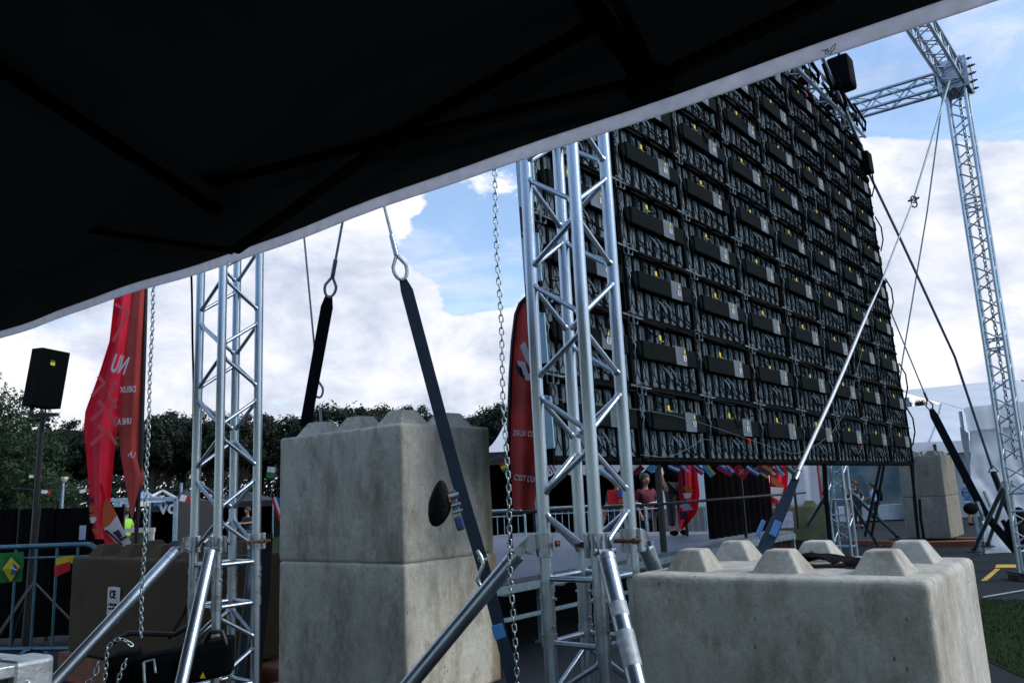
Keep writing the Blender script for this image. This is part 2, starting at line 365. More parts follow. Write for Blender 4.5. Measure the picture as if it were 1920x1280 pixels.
# lawns: one behind the right block, a strip behind the far children, the park at the left
def lawn(name, pts):
    b = MB(); b.poly([V((p[0], p[1], .004)) for p in pts]); return tag(b.build(name, LAWN), None, None, None, 'structure')
g0 = [atz(1835, 1135, 0), atz(2400, 1150, 0), V((6, 1.5, 0)), V((2.6, 2.2, 0))]
gp = [atz(1600, 1122, 0), atz(2300, 1128, 0), V((9, 2.8, 0)), V((3.0, 2.6, 0))]
lawn('lawn', gp)
lawn('grass_strip', [atz(1400, 976, 0), atz(1900, 970, 0), atz(1900, 957, 0), atz(1400, 962, 0)])
lawn('park_lawn', [V((-60, 13.5, 0)), V((-2.0, 19, 0)), V((-2.0, 110, 0)), V((-140, 110, 0))])
def blades(name, n, area, hgt, seed):
    r = random.Random(seed); b = MB()
    for k in range(n):
        p = area(r); a = r.uniform(0, 6.28); h = hgt * r.uniform(.5, 1.3); wv = V((math.cos(a), math.sin(a), 0)) * .004; ln = V((r.uniform(-.5, .5), r.uniform(-.5, .5), 0)) * h
        b.add([p - wv, p + wv, p + ln + UP * h], [(0, 1, 2)])
    o = b.build(name, [GRASSL]); return tag(o, 'short green grass growing on the lawn', 'grass', None, 'stuff')
def area_r(r):
    u, v = r.random(), r.random()
    a = V(gp[0]).lerp(V(gp[1]), u); c = V(gp[3]).lerp(V(gp[2]), u); return a.lerp(c, v) + UP * .003
blades('grass', 34000, area_r, .024, 3)
# yellow parking marks
YP = plain('worn_yellow_paint', (.55, .36, .06), .8, 0, .35, 25)
def mark(pts):
    b = MB(); b.poly([V((p.x, p.y, .004)) for p in pts]); return tag(b.build('road_marking', YP), None, None, None, 'structure')
mark([atz(1838, 1089, 0), atz(1850, 1089, 0), atz(1876, 1066, 0), atz(1866, 1066, 0)])
mark([atz(1866, 1064, 0), atz(1905, 1064, 0), atz(1908, 1058, 0), atz(1868, 1058, 0)])

# ---------------------------------------------------------------- concrete ballast blocks
BASEH = .235
def block(label, corner, ax, ay, L1, W1, Hh, mat, nx, ny, group, z0, lugs=True, seed=0, ls=1.0):
    """corner = near bottom corner, ax/ay unit axes along length and depth"""
    cen = V(corner) + ax * L1 / 2 + ay * W1 / 2; cen.z = z0
    rz = math.atan2(ax.y, ax.x)
    o = thing('concrete_block', label, 'concrete block', cen, rz, group)
    M = FR[o]; r = random.Random(seed)
    bm = bmesh.new(); bmesh.ops.create_cube(bm, size=1)
    for v in bm.verts: v.co = V((v.co.x * L1, v.co.y * W1, v.co.z * (Hh - .012)))
    bmesh.ops.bevel(bm, geom=bm.edges[:] + bm.verts[:], offset=.026, segments=3, affect='EDGES', profile=.55)
    bmesh.ops.subdivide_edges(bm, edges=[e for e in bm.edges if e.calc_length() > .3], cuts=9, use_grid_fill=True)
    for v in bm.verts:
        q = noise.noise(v.co * 2.3 + V((seed * 3.1, 0, 0))) * .006 + noise.noise(v.co * 9 + V((0, seed * 2.7, 0))) * .0025
        v.co += v.co.normalized() * q
    bm.verts.index_update()
    b = MB(); b.add([M @ (v.co + V((0, 0, Hh / 2))) for v in bm.verts], [[v.index for v in f.verts] for f in bm.faces], True); bm.free()
    body = b.build('body', mat, o)
    if lugs:
        sx, sy = L1 / nx, W1 / ny
        for i in range(nx):
            for j in range(ny):
                cx, cy = -L1 / 2 + sx * (i + .5), -W1 / 2 + sy * (j + .5)
                bm = bmesh.new()
                q = [(.128 * ls, 0), (.062 * ls, .105 * (.30 + .70 * ls))]
                vs = [bm.verts.new((cx + x * h + r.uniform(-.004, .004), cy + y * h + r.uniform(-.004, .004), Hh - .014 + z)) for h, z in q for x, y in ((-1, -1), (1, -1), (1, 1), (-1, 1))]
                bm.faces.new(vs[3::-1]); bm.faces.new(vs[4:])
                for k in range(4): bm.faces.new((vs[k], vs[(k + 1) % 4], vs[4 + (k + 1) % 4], vs[4 + k]))
                bmesh.ops.bevel(bm, geom=bm.edges[:], offset=.007, segments=2, affect='EDGES', profile=.5)
                bm.verts.index_update()
                b = MB(); b.add([M @ v.co for v in bm.verts], [[v.index for v in f.verts] for f in bm.faces]); bm.free()
                b.build('lug', mat, o)
    return o, M
GB = 'concrete ballast blocks'
P0 = V((-.676, 4.829, 0))
block('stained concrete block on top of the near stack, carrying the strapped black pad', P0, N, D, 1.22, .8, .828, CONC, 3, 2, GB, BASEH + .784, seed=1)
block('lower concrete block of the near stack, under the block with the black pad', P0 - N * .004 - D * .004, N, D, 1.22, .82, .8, CONC, 3, 2, GB, BASEH, False, seed=2)
RA = V((-.80, .60, 0)).normalized(); RBV = V((-RA.y, RA.x, 0)) * -1
RC = V((1.17, 2.45, 0)); RBH = .302
blkR, MR = block('pale concrete block in the right foreground with lugs on top and a black tarp scrap', RC, RA, RBV, .985, .8, .8, CONCL, 3, 2, GB, RBH, seed=3, ls=.68)
LC = atz(135, 1042, 1.035); LC.z = 0
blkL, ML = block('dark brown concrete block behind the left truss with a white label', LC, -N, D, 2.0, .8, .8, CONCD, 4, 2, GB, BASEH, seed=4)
# label with the CE mark
b = MB(); c0 = V(LC) - N * .72 - D * .006; c0.z = BASEH + .565
xd = -N
b.sheet([[c0 + xd * (x * .21) + UP * (-.26 * y + .008 * math.sin(x * 3 + y * 2)) for x in (0, .35, .7, 1)] for y in (0, .3, .6, .85, 1)], .003, -D * 1)
lab = b.build('paper_label', STICK, blkL)
text('mark', 'CE', .085, c0 + xd * .04 - UP * .08 - D * .006, xd, UP, BLACK, lab)
text('small_print', '5 10 15 20\nmax 1900 kg', .03, c0 + xd * .03 - UP * .14 - D * .006, xd, UP, BLACK, lab)
# far right stack
FC = atz(1784, 1010, .1); FC.z = 0
fa = N; fd = D
block('upper concrete block of the far right stack beside the white tent', FC, fa, fd, .82, 1.2, .85, CONCF, 2, 3, GB, .1 + .835, True, seed=5)
block('lower concrete block of the far right stack beside the white tent', FC, fa, fd, .84, 1.22, .85, CONCF, 2, 3, GB, .1, False, seed=6)
# far blocks under the screen
YC = atz(1553, 1013, .15); YC.z = 0
blkY, MY = block('mossy concrete block under the screen behind the small far truss', YC, V((-1, .25, 0)).normalized(), V((.25, 1, 0)).normalized(), 1.5, .8, .72, plain('mossy_concrete', (.15, .14, .07), .9, 0, .3, 4, .4, 40), 3, 2, GB, .15, seed=7)
ya = V((-1, .25, 0)).normalized(); c0 = V(YC) + ya * .9 - V((.25, 1, 0)).normalized() * .008; c0.z = .15 + .62
b = MB(); b.sheet([[c0 - ya * (x * .26) - UP * .34 * y for x in (0, 1)] for y in (0, .5, 1)], .004, V((-.25, -1, 0)).normalized())
b.build('paper_label', STICK, blkY)

# black tarp scrap lying between the lugs of the right block
rr = random.Random(5); b = MB(); rows = []
for i in range(9):
    row = []
    for j in range(13):
        u, v = j / 12, i / 8
        p = RC + RA * (.53 - u * .34) + RBV * (.30 + v * .20) + RA * .02 * math.sin(v * 9) + RBV * .02 * math.sin(u * 14)
        p.z = RBH + .8 + .012 + .035 * max(0, noise.noise(V((u * 3.2, v * 2.2, 1.7))) + .35) + .012 * noise.noise(V((u * 11, v * 9, 4)))
        row.append(p)
    rows.append(row)
b.sheet(rows, .004, -UP)
tag(b.build('tarp_scrap', PADF), 'crumpled black tarp scrap lying between the lugs of the pale right block', 'tarp')

# timber sleepers the stacks stand on
def sleeper(label, p, q, wd, h=.2, z=0.0):
    b = MB(); p, q = V((p[0], p[1], z + h / 2)), V((q[0], q[1], z + h / 2)); b.bar(p, q, wd, h, UP, .008)
    return tag(b.build('timber_sleeper', TIMB), label, 'timber', 'timber sleepers')
for k, s in enumerate((.12, .58)):
    a = P0 + D * s - N * .22; e = P0 + D * s + N * 1.42
    sleeper('red brown timber sleeper under the %s edge of the near block stack' % ('near', 'far')[k], a, e, .24, .225)
sleeper('red brown timber sleeper by the foot of the centre truss', V((.02, 4.05, 0)) - N * .3, V((.02, 4.05, 0)) - N * 1.3, .22, .225)
for k, s in enumerate((.12, .62)):
    a = V(LC) + D * s + N * .2; e = V(LC) + D * s - N * 2.3
    sleeper('red brown timber sleeper under the %s of the dark left block' % ('front', 'back')[k], a, e, .22, .225)
    a = RC + RBV * s - RA * .1; e = RC + RBV * s + RA * (.90 if k == 0 else .95)
    sleeper('red brown timber sleeper under the %s of the pale right block' % ('front', 'back')[k], a, e, .22, .294)
q = FC - fd * .25
sleeper('red brown plank sticking out left of the far right block stack', q + fa * 1.9, q + fa * .95 - fd * .25, .2, .1)
sleeper('red brown plank sticking out right of the far right block stack', q + fa * .5 - fd * .5, q - fa * .7, .3, .1)
sleeper('red brown timber sleeper carrying the far right block stack', FC + fd * .5 + fa * 1.3, FC + fd * .5 - fa * .6, .25, .092)
sleeper('red brown timber sleeper under the mossy block', YC + V((-1.7, .6, 0)), YC + V((.25, .5, 0)), .25, .142)
# ---------------------------------------------------------------- gantry towers
HC = .12; RCH = .0245; PITCH = .455
TOP = 6.75
def corner_pts(base):
    return {'left': V(base) - D * HC + N * HC, 'front': V(base) - D * HC - N * HC, 'back': V(base) + D * HC + N * HC, 'right': V(base) + D * HC - N * HC}
FACES = [('left', 'front'), ('front', 'right'), ('right', 'back'), ('back', 'left')]
def weld(b, p, c, r=.017):
    b.ball(p, r, 8, 5)
def tower(label, base, zA, nearA, fine, rings, clampz, feet, seg, top=TOP, outr=.031, z0=.30):
    base = V(base); o = thing('truss_tower', label, 'truss', base, 0, 'gantry truss towers')
    cp = corner_pts(base)
    A = ('left', 'right') if nearA else ('front', 'back')
    joints = [rings[0] + 2.0 * k + 1.93 for k in range(4) if rings[0] + 2.0 * k + 2 < top]
    for k in cp:
        b = MB(); b.tube([cp[k] + UP * z0, cp[k] + UP * top], RCH, seg); b.build('chord', ALU, o)
        b = MB()
        lo, hi = rings[1], rings[0]
        for z0_, z1_, r_ in ((lo - .012, lo + .034, .0295), (lo + .034, lo + .086, .0265), (lo + .086, lo + .122, .0280), (lo + .122, hi - .05, .0262), (hi - .05, hi - .028, .0295), (hi - .028, hi - .01, .0265)):
            b.tube([cp[k] + UP * z0_, cp[k] + UP * z1_], r_, seg)
        for zq in ((lo + .06, hi - .075) if fine else ()):
            e = (V((1, -.5, 0)) if zq > lo + .07 else V((.6, -.8, 0))).normalized()
            b.tube([cp[k] + UP * zq - e * .034, cp[k] + UP * zq + e * .036], .006, 8)
        b.build('coupler', ALUD, o)
    for fi, (a, c) in enumerate(FACES):
        if a in A: aA, cB = a, c
        else: aA, cB = c, a
        lac = MB(); segs = []
        lim = [rings[0] + .02] + [j for j in joints] + [top - .05]
        z = zA - PITCH * math.floor((zA - rings[0]) / PITCH + .6)
        while z < top - .2:
            segs.append((cp[aA] + UP * (z + .035), cp[cB] + UP * (z + PITCH / 2 - .03)))
            segs.append((cp[cB] + UP * (z + PITCH / 2 + .03), cp[aA] + UP * (z + PITCH - .035)))
            z += PITCH
        # lower half segment below the couplers
        zl = rings[1]
        if zl - rings[2] > .2:
            m = (zl + rings[2]) / 2
            segs.append((cp[cB] + UP * (zl - .045), cp[aA] + UP * (m + .025))); segs.append((cp[aA] + UP * (m - .025), cp[cB] + UP * (rings[2] + .045)))
        segs = [(p, q) for p, q in segs if p.z > z0 and min(p.z, q.z) > rings[2] - .01 and not (rings[1] - .01 < (p.z + q.z) / 2 < rings[0] + .03)]
        lows = [s_ for s_ in segs if (s_[0].z + s_[1].z) / 2 < rings[1]]
        for p, q in segs:
            if not fine and (p, q) in lows: continue
            dd = (q - p).normalized(); p2, q2 = p + dd * .018, q - dd * .018
            if fine:
                b = MB(); b.tube([p2, q2], .0105, 12)
                for e_, s_ in ((p2, 1), (q2, -1)): b.tube([e_ - dd * .004 * s_, e_ + dd * .006 * s_, e_ + dd * .018 * s_], [.017, .0155, .0105], 12)
                b.build('diagonal_brace', ALU, o)
            else: lac.tube([p2, q2], .0105, 6)
        low = MB()
        rg = list(rings[:3])
        if not fine: rg += [j for j in joints] + [j + .13 for j in joints] 
        for zr in rg:
            p, q = cp[a] + UP * zr, cp[c] + UP * zr; dd = (q - p).normalized()
            if fine:
                b = MB(); b.tube([p + dd * .02, q - dd * .02], .0115, 12); b.build('cross_tube', ALU, o)
            else: (lac if zr >= rings[0] else low).tube([p + dd * .02, q - dd * .02], .0115, 6)
        if not fine:
            for p, q in lows: low.tube([p, q], .0105, 6)
            lac.build('lacing', ALU, o); low.build('lower_lacing', ALU, o)
    # base plate
    b = MB(); b.box(base + UP * (z0 - .01), (.42, .42, .02), None, .003); b.box(base + UP * (z0 / 2 - .01), (.5, .22, z0 - .022), None, .006)
    b.build('base_plate', STEELD, o)
    # outriggers: clamp round a chord, pivot fork, tube down to the ballast frame
    for key, foot in feet:
        c = cp[key] + UP * clampz; foot = V(foot); dr = (foot - c); hd = V((dr.x, dr.y, 0)).normalized()
        st = c + hd * .088 - UP * .008; ld = (foot - st).normalized(); st = st + ld * .01
        b = MB(); b.tube([st + ld * .035, foot], outr, seg)
        tb = b.build('outrigger', BLUET if not fine else ALU, o)
        sd = hd.cross(UP)
        b = MB(); R = Matrix((hd, sd, UP)).transposed()
        for zz in (-.030, .030): b.tube([c + UP * (zz - .014), c + UP * (zz + .014)], .034, seg)
        b.tube([c - UP * .016, c + UP * .016], .0305, seg)
        for s_ in (-1, 1): b.box(c + sd * .041 * s_, (.018, .016, .088), R, .003)
        b.build('clamp', ALUD, o)
        b = MB()
        for s_ in (-1, 1):
            e_ = sd * .020 * s_; nz_ = ld.cross(sd).normalized()
            P5 = [c + hd * .034 + UP * .040, c + hd * .034 - UP * .036, st - nz_ * .018 + ld * .0, st + ld * .028 - nz_ * .02, st + ld * .028 + nz_ * .02, st + nz_ * .022, c + hd * .06 + UP * .036]
            b.add([p + e_ for p in P5] + [p + e_ * 1.3 for p in P5], [tuple(range(7))[::-1], tuple(range(7, 14))] + [(i, (i + 1) % 7, 7 + (i + 1) % 7, 7 + i) for i in range(7)])
        b.tube([st - sd * .034, st + sd * .034], .007, 8); b.tube([st - sd * .038, st - sd * .028], .012, 8); b.tube([st + sd * .028, st + sd * .038], .012, 8)
        b.tube([st + ld * .02, st + ld * .042], outr * 1.06, seg); b.tube([st + ld * .075, st + ld * .082], outr * 1.03, seg)
        b.build('pivot_fork', ALUD, tb)
        b = MB(); b.box(V((foot.x, foot.y, max(.01, foot.z - .03))), (.16, .16, .02), None, .003); b.box(V((foot.x, foot.y, foot.z)), (.07, .07, .06), None, .008)
        b.build('foot_plate', STEELD, tb)
        if fine:
            b = MB(); e = -hd * .046; b.tube([c + e - sd * .05, c + e + sd * .07], .008, 8); b.box(c + e + sd * .045, (.022, .016, .022), R, .003)
            b.build('clamp_bolt', RUST, o)
            if key == 'front' and base.y < 4:
                b = MB()
                p = st + ld * .40
                for u0, u1 in ((.0, .05), (.10, .22)):
                    b.tube([st + ld * (.20 + u0), st + ld * (.20 + u1)], outr * 1.012, seg, False)
                b.build('sticker', plain('faded_sticker', (.40, .47, .54), .5, .1, .3, 40), tb)
    return o, cp
def foot_on(p0, px, py, z): return atz(px, py, z)
CB = V((.26, 3.25, 0)); LB = V((-1.66, 4.70, 0)); RB_ = V((6.59, 11.0, 0)); FB = V((4.74, 12.35, 0))
def extend(p1, p2, c, z):
    """outrigger foot: horizontal heading picked so that the tube passes behind the two image points"""
    r1, r2 = ray(*p1), ray(*p2); nr = r1.cross(r2).normalized(); o = V((0, 0, EYE))
    # heading along the diagonal away from the tower; intersect the view plane with height z
    return nr, o
def foot(c, p2, z, dist, near=False):
    # a point 'dist' out from chord c on the plane seen through its clamp and p2
    nr = (V(c) - V((0, 0, EYE))).cross(ray(*p2)).normalized(); o = V((0, 0, EYE))
    # line of the plane at height z: nr.xy . xy = k
    k = nr.dot(o) - nr.z * z; n2 = V((nr.x, nr.y, 0)); l2 = n2.length_squared
    p = n2 * (k / l2); dr = V((-nr.y, nr.x, 0)).normalized()
    cc = V((c.x, c.y, 0)); m = (cc - p).dot(dr); perp = (cc - (p + dr * m)).length
    h = math.sqrt(max(0, dist * dist - perp * perp)); A_ = p + dr * (m + h); B_ = p + dr * (m - h)
    def good(q):
        mid = V(c).lerp(V((q.x, q.y, z)), .45); v = ROT.transposed() @ (mid - o); x = 960 - FPX * v.x / v.z; y = 640 + FPX * v.y / v.z
        return abs(x - p2[0]) + abs(y - p2[1])
    q = min((A_, B_), key=(lambda w: w.y) if near else good); return V((q.x, q.y, z))
cpC = corner_pts(CB); cpL = corner_pts(LB); cpR = corner_pts(RB_); cpF = corner_pts(FB)
cz = 1.20
def fz(c): return V((c.x, c.y, cz))
FEET_C = [('left', foot(fz(cpC['left']) , (790, 1280), .12, .86)), ('front', foot(fz(cpC['front']), (1186, 1280), .12, .80, True)), ('right', V((cpC['right'].x, cpC['right'].y, .12)) + D * .74)]
FEET_L = [('left', foot(fz(cpL['left']), (112, 1280), .12, 1.25)), ('front', foot(fz(cpL['front']), (345, 1280), .12, .75, True)), ('right', V((cpL['right'].x, cpL['right'].y, 0)) + D * .35 + N * .72 + UP * .12)]
FEET_R = [('left', atz(1826, 1030, .18)), ('back', atz(1852, 1020, .16))]
FEET_F = [('left', atz(1504, 1000, .15)), ('front', atz(1645, 1020, .12)), ('right', atz(1682, 1005, .12))]
tC, _ = tower('nearest aluminium truss tower, in front of the left edge of the screen', CB, 1.355, True, True, (1.075, .84, .42), cz, FEET_C, 28)
tL, _ = tower('left aluminium truss tower standing before the dark brown block', LB, 1.585, True, True, (1.09, .87, .45), cz, FEET_L, 20)
tR, _ = tower('tall aluminium truss tower at the right edge, its head carrying two beams', RB_, 1.5, True, False, (1.10, .87, .42), 1.22, FEET_R, 8, z0=.10)
tF, _ = tower('small far truss tower seen below the screen between the two boys and the mossy block', FB, 1.4, False, False, (1.09, .87, .42), 1.2, FEET_F, 8, z0=.10)

# corner blocks and beams at the top
def head(base, label):
    o = thing('corner_block', label, 'truss corner', V(base) + UP * TOP, 0, 'truss corner blocks')
    c = V(base) + UP * (TOP + .26); R = Matrix((D, N, UP)).transposed(); h = .185
    b = MB()
    for s_ in (-1, 1):
        b.box(c + D * h * s_, (.012, .40, .46), R, .002); b.box(c + N * h * s_, (.34, .012, .46), R, .002)
    b.build('side_plate', ALUD, o)
    b = MB()
    for i in (-1, 1):
        for j in (-1, 1): b.tube([c + D * HC * i + N * HC * j - UP * .27, c + D * HC * i + N * HC * j + UP * .27], .03, 8)
    b.build('corner_post', ALU, o)
    b = MB()
    for i in range(4):
        for s_ in (-1, 1):
            p = c - N * (h + .01) + UP * (-.18 + .12 * i) + D * .13 * s_
            b.tube([p, p - N * .07], .012, 6); b.ball(p - N * .03, .022, 6, 4)
            p = c - D * (h + .01) + UP * (-.18 + .12 * i) + N * .13 * s_
            b.tube([p, p - D * .05], .012, 6)
    b.build('bolt', BLACKM, o)
    b = MB(); b.box(c - UP * .24, (.46, .05, .03), R, .003); b.box(c + UP * .24, (.46, .05, .03), R, .003)
    for s_ in (-1, 1): b.tube([c + N * .2 + D * .05 * s_ - UP * .2, c + N * .24 + D * .1 * s_ - UP * .05, c + N * .2 + D * .05 * s_ + UP * .16], .02, 6)
    b.build('hinge_bracket', BLACKM, o)
    return o
def beam(label, p, q, side, group='gantry beams', h=HC, lace=.45, name='truss_beam', r=RCH):
    p, q = V(p), V(q); o = thing(name, label, 'truss', (p + q) / 2, 0, group)
    u = (q - p).normalized(); Ln = (q - p).length
    cs = [side * h * a + UP * h * b_ for a, b_ in ((-1, -1), (1, -1), (1, 1), (-1, 1))]
    for c in cs:
        b = MB(); b.tube([p + c, q + c], r, 10); b.build('chord', ALU, o)
    n = max(2, round(Ln / lace)); 
    for k in range(4):
        a, c = cs[k], cs[(k + 1) % 4]; b = MB()
        for i in range(n):
            s0, s1, sm = Ln * i / n, Ln * (i + 1) / n, Ln * (i + .5) / n
            if k % 2: a2, c2 = c, a
            else: a2, c2 = a, c
            b.tube([p + u * s0 + a2, p + u * sm + c2], .0105, 6); b.tube([p + u * sm + c2, p + u * s1 + a2], .0105, 6)
        for s0 in (.04, Ln - .04): b.tube([p + u * s0 + a, p + u * s0 + c], .0115, 6)
        b.build('lacing', ALU, o)
    return o
head(RB_, 'bolted corner block on the head of the tall right truss tower')
head(FB, 'bolted corner block on the head of the far truss tower behind the screen')
head(CB, 'bolted corner block on the head of the nearest truss tower')
head(LB, 'bolted corner block on the head of the left truss tower')
zb = TOP + .26; g = .2
beam('front gantry beam running from the nearest tower to the head of the right tower', CB + D * g + UP * zb, RB_ - D * g + UP * zb, N)
beam('end gantry beam running from the right tower head across to behind the screen', RB_ + N * g + UP * zb, FB - N * g + UP * zb, D)
beam('rear gantry beam running behind the screen', LB + D * g + UP * zb, FB - D * g + UP * zb, N)
beam('left end gantry beam above the block stack', CB + N * g + UP * zb, LB - N * g + UP * zb, D)
# ---------------------------------------------------------------- LED video wall seen from behind
wd = V((.63034518, .77630342, -.00423823)).normalized(); ww = V((-.02025446, .0219511, .99955385)); ww = (ww - ww.dot(wd) * wd).normalized(); wn = ww.cross(wd)
wo = V((1.11901072, 5.82234105, 1.91282611)) - wd * 1.40 - ww * .345 + wn * .075
WM = Matrix((wd, wn, ww)).transposed().to_4x4(); WM.translation = wo
wall = bpy.data.objects.new('led_screen', None); C.objects.link(wall); wall.matrix_world = WM; FR[wall] = Matrix.Identity(4)
tag(wall, 'huge LED screen hung in the gantry, seen from behind with rows of cabled cabinets', 'LED screen')
NC, NR = 8, 9
I4 = Matrix.Identity(4)
def Lm(name, b, mat, parent=wall):
    FR[parent] = I4; return b.build(name, mat, parent)
# cabinet body: black die-cast frame, ribs; y<0 is towards the photographer
b = MB()
b.box((.5, .045, .25), (.996, .03, .496))
for x in (.012, .988): b.box((x, .0, .25), (.024, .06, .496))
for z in (.012, .488): b.box((.5, -.004, z), (.95, .064, .024))
xs = [.024 + .952 * k / 8 for k in range(9)]
for k in range(1, 8): b.box((xs[k], .008, .25), (.024 if k % 2 else .036, .050, .45))
b.box((.5, .004, .27), (.95, .05, .05))
cab = Lm('cabinet', b, BLACK)
cab['label'] = None; del cab['label']
b = MB()
for k in range(8):
    for z0, z1 in ((.03, .245), (.295, .47)):
        cx = (xs[k] + xs[k + 1]) / 2; b.box((cx, .006, (z0 + z1) / 2), (.090, .030, z1 - z0), None, .004, 1)
b.cur = 1; y = -.011
for k in range(8):
    for row, (z0, z1) in enumerate(((.03, .245), (.295, .47))):
        cx = (xs[k] + xs[k + 1]) / 2; hh = z1 - z0
        if (k + row) % 2: 
            c = V((cx - .008, y, z0 + hh * .66)); ring = [c + V((.020 * math.cos(a), 0, .034 * math.sin(a))) for a in [6.283 * q / 8 for q in range(8)]]
            b.tube(ring, .0026, 4, False, True, True)
            b.tube([c - UP * .034, c + V((.004, 0, -.075)), V((cx + .035, y, z0 + .01))], .0026, 4); b.tube([c + V((.004, 0, -.075)), V((cx - .035, y, z0 + .03))], .0026, 4)
            b.tube([c + UP * .034, V((cx + .02, y, z1))], .0026, 4)
        else:
            c = V((cx, y, z0 + hh * .45)); b.tube([V((cx - .036, y, z0 + hh * .12)), c, V((cx + .036, y, z0 + hh * .15))], .0026, 4)
            b.tube([c, c + UP * hh * .3], .0026, 4)
Lm('back_panel', b, [GREYP, BLACK], cab)
b = MB(); b.box((.515, -.032, .280), (.80, .066, .132), None, .012, 2); b.box((.10, -.026, .280), (.05, .05, .11), None, .012, 1)
Lm('processor_box', b, PBOX, cab)
b = MB(); b.box((.665, -.0660, .285), (.165, .004, .142), None, .001, 1)
Lm('connector_plate', b, PLATE, cab)
b = MB(); b.box((.69, -.0695, .272), (.046, .003, .046), None, .0005, 1)
b.mat(1)
for p, q in (((-.014, .016), (.014, .016)), ((0, .015), (0, -.002)), ((0, 0), (-.013, -.018)), ((0, 0), (.013, -.018)), ((-.009, .006), (.009, .006))):
    b.bar((.69 + p[0], -.0716, .272 + p[1]), (.69 + q[0], -.0716, .272 + q[1]), .002, .005, V((0, 1, 0)))
b.mat(2); b.box((.69, -.0695, .322), (.016, .004, .026))
Lm('warning_sticker', b, [STICK, STICKR, YEL], cab)
b = MB(); b.box((.39, -.050, .378), (.030, .010, .040), None, .003, 1); b.bar((.40, -.048, .357), (.445, -.050, .355), .004, .004)
Lm('yellow_tag', b, YEL, cab)
def cab_cables(seed):
    r = random.Random(seed); b = MB()
    def loop(x0, z0, x1, z1, dep, drop, rad=.0055):
        p, q = V((x0, -.03, z0)), V((x1, -.03, z1))
        b.tube([p + (q - p) * (i / 9) + V((r.uniform(-.004, .004), -dep * math.sin(math.pi * i / 9), -drop * math.sin(math.pi * i / 9))) for i in range(10)], rad, 5)
    loop(.05, .495, .95, .495 + r.uniform(-.01, .01), .05, .02, .011); loop(.0, .50, .55, .48, .07, .03 + r.uniform(0, .03), .009)
    loop(.42, .50, 1.0, .48, .06, .03, .009)
    loop(.46, .13, .80, .04 + r.uniform(0, .08), .05, .05 + r.uniform(0, .05)); loop(.55, .14, .92, .03, .05, .04 + r.uniform(0, .04))
    for k in range(2):
        x = r.uniform(.2, .8); loop(x, r.uniform(.38, .46), x + r.uniform(-.12, .12), r.uniform(.38, .47), .04, r.uniform(.02, .06), .0045)
    for k in range(2):
        x = r.uniform(.08, .8); loop(x, r.uniform(.05, .2), x + r.uniform(.06, .2), r.uniform(.02, .2), .04, r.uniform(.02, .07), .0045)
    loop(.03, .34, .10, .12, .03, .0, .006)
    b.cur = 1
    for x, z in ((.455, .15), (.545, .155)): b.tube([(x, -.02, z + .03), (x + .01, -.045, z - .01), (x + .03, -.05, z - .055)], .009, 6)
    b.bar((.28, -.02, .47), (.285, -.03, .38), .005, .010); b.bar((.62, -.02, .46), (.625, -.03, .37), .005, .010)
    for x, z in ((.27, .16), (.66, .15), (.86, .14)): b.bar((x, -.02, z + .03), (x + .004, -.028, z - .06), .004, .010)
    b.cur = 2
    b.tube([(.015, -.03, .36), (-.004, -.055, .32), (.022, -.05, .29), (.0, -.05, .25), (.022, -.04, .21)], .004, 5); b.tube([(.02, -.03, .35), (.02, -.055, .30), (.004, -.055, .26), (.03, -.04, .21), (.05, -.04, .19)], .004, 5)
    return b
cables = [cab_cables(s_) for s_ in (1, 2, 3, 4, 5, 6, 7, 8, 9)]
CM = [BLACK, CONN, WIREM]
Lm('cable', cables[0], CM, cab)
b = MB(); b.bar((-.10, -.045, .510), (.17, -.045, .500), .010, .012)
for s_ in (0, .05): b.tube([(s_ - .03, -.05, .53), (s_ + .02, -.06, .53), (s_ + .02, -.06, .45), (s_ - .03, -.05, .45)], .0035, 5, False, True, True)
b.ball((.06, -.055, .455), .008, 6, 4)
Lm('locking_bar', b, WIREM, cab)
cab_meshes = [cables[0]]
cabledata = []
for s_, bb in enumerate(cables[1:]):
    o = Lm('cable', bb, CM, cab); cabledata.append(o.data); bpy.data.objects.remove(o)
first = True; rc = random.Random(11)
for j in range(NR):
    for i in range(NC):
        if first: c = cab; first = False
        else: c = copy_tree(cab, wall)
        c.location = (i + rc.uniform(-.004, .004), rc.uniform(-.010, .010), j * .5)
        jx, jz = rc.uniform(-.012, .012), rc.uniform(-.006, .006)
        for ch in c.children:
            if ch.name.startswith(('processor_box', 'connector_plate', 'warning_sticker')): ch.location = (jx, 0, jz)
            if ch.name.startswith('warning_sticker'): ch.location = (jx + rc.uniform(-.03, .03), 0, jz + rc.uniform(-.012, .012)); ch.scale = (1, 1, 1)
            if ch.name.startswith('cable') and rc.random() < .8: ch.data = rc.choice(cabledata)
            if ch.name.startswith('yellow_tag'): ch.location = (rc.uniform(-.02, .02), 0, rc.uniform(-.018, .008)); ch.rotation_euler = (0, rc.uniform(-.12, .12) * .3, 0)
# perforated steel plates down the near edge, one for each row
for j in range(NR):
    b = MB(); z0 = j * .5 + .06; b.box((-.022, .005, z0 + .16), (.010, .13, .30), None, .001, 1)
    b.bar((-.022, -.055, z0 + .30), (-.022, .06, z0 + .34), .010, .02)
    b.mat(1)
    for k in range(5):
        for s_ in (-1, 1): b.tube([(-.022 - .0062, -.0, z0 + .05 + k * .055), (-.0285, 0, z0 + .05 + k * .055)], .010, 8)
    Lm('edge_plate', b, [PERF, BLACK])
b = MB(); b.box((-.008, .055, NR * .25), (.016, .05, NR * .5)); Lm('edge_profile', b, BLACKM)
b = MB(); b.box((NC / 2, .02, .0), (NC, .09, .03), None, .004)
Lm('bottom_profile', b, BLACK)
b = MB(); zt = NR * .5
b.box((NC / 2, .04, zt + .09), (NC + .05, .05, .07), None, .003)
Lm('hanging_bar', b, ALUD)
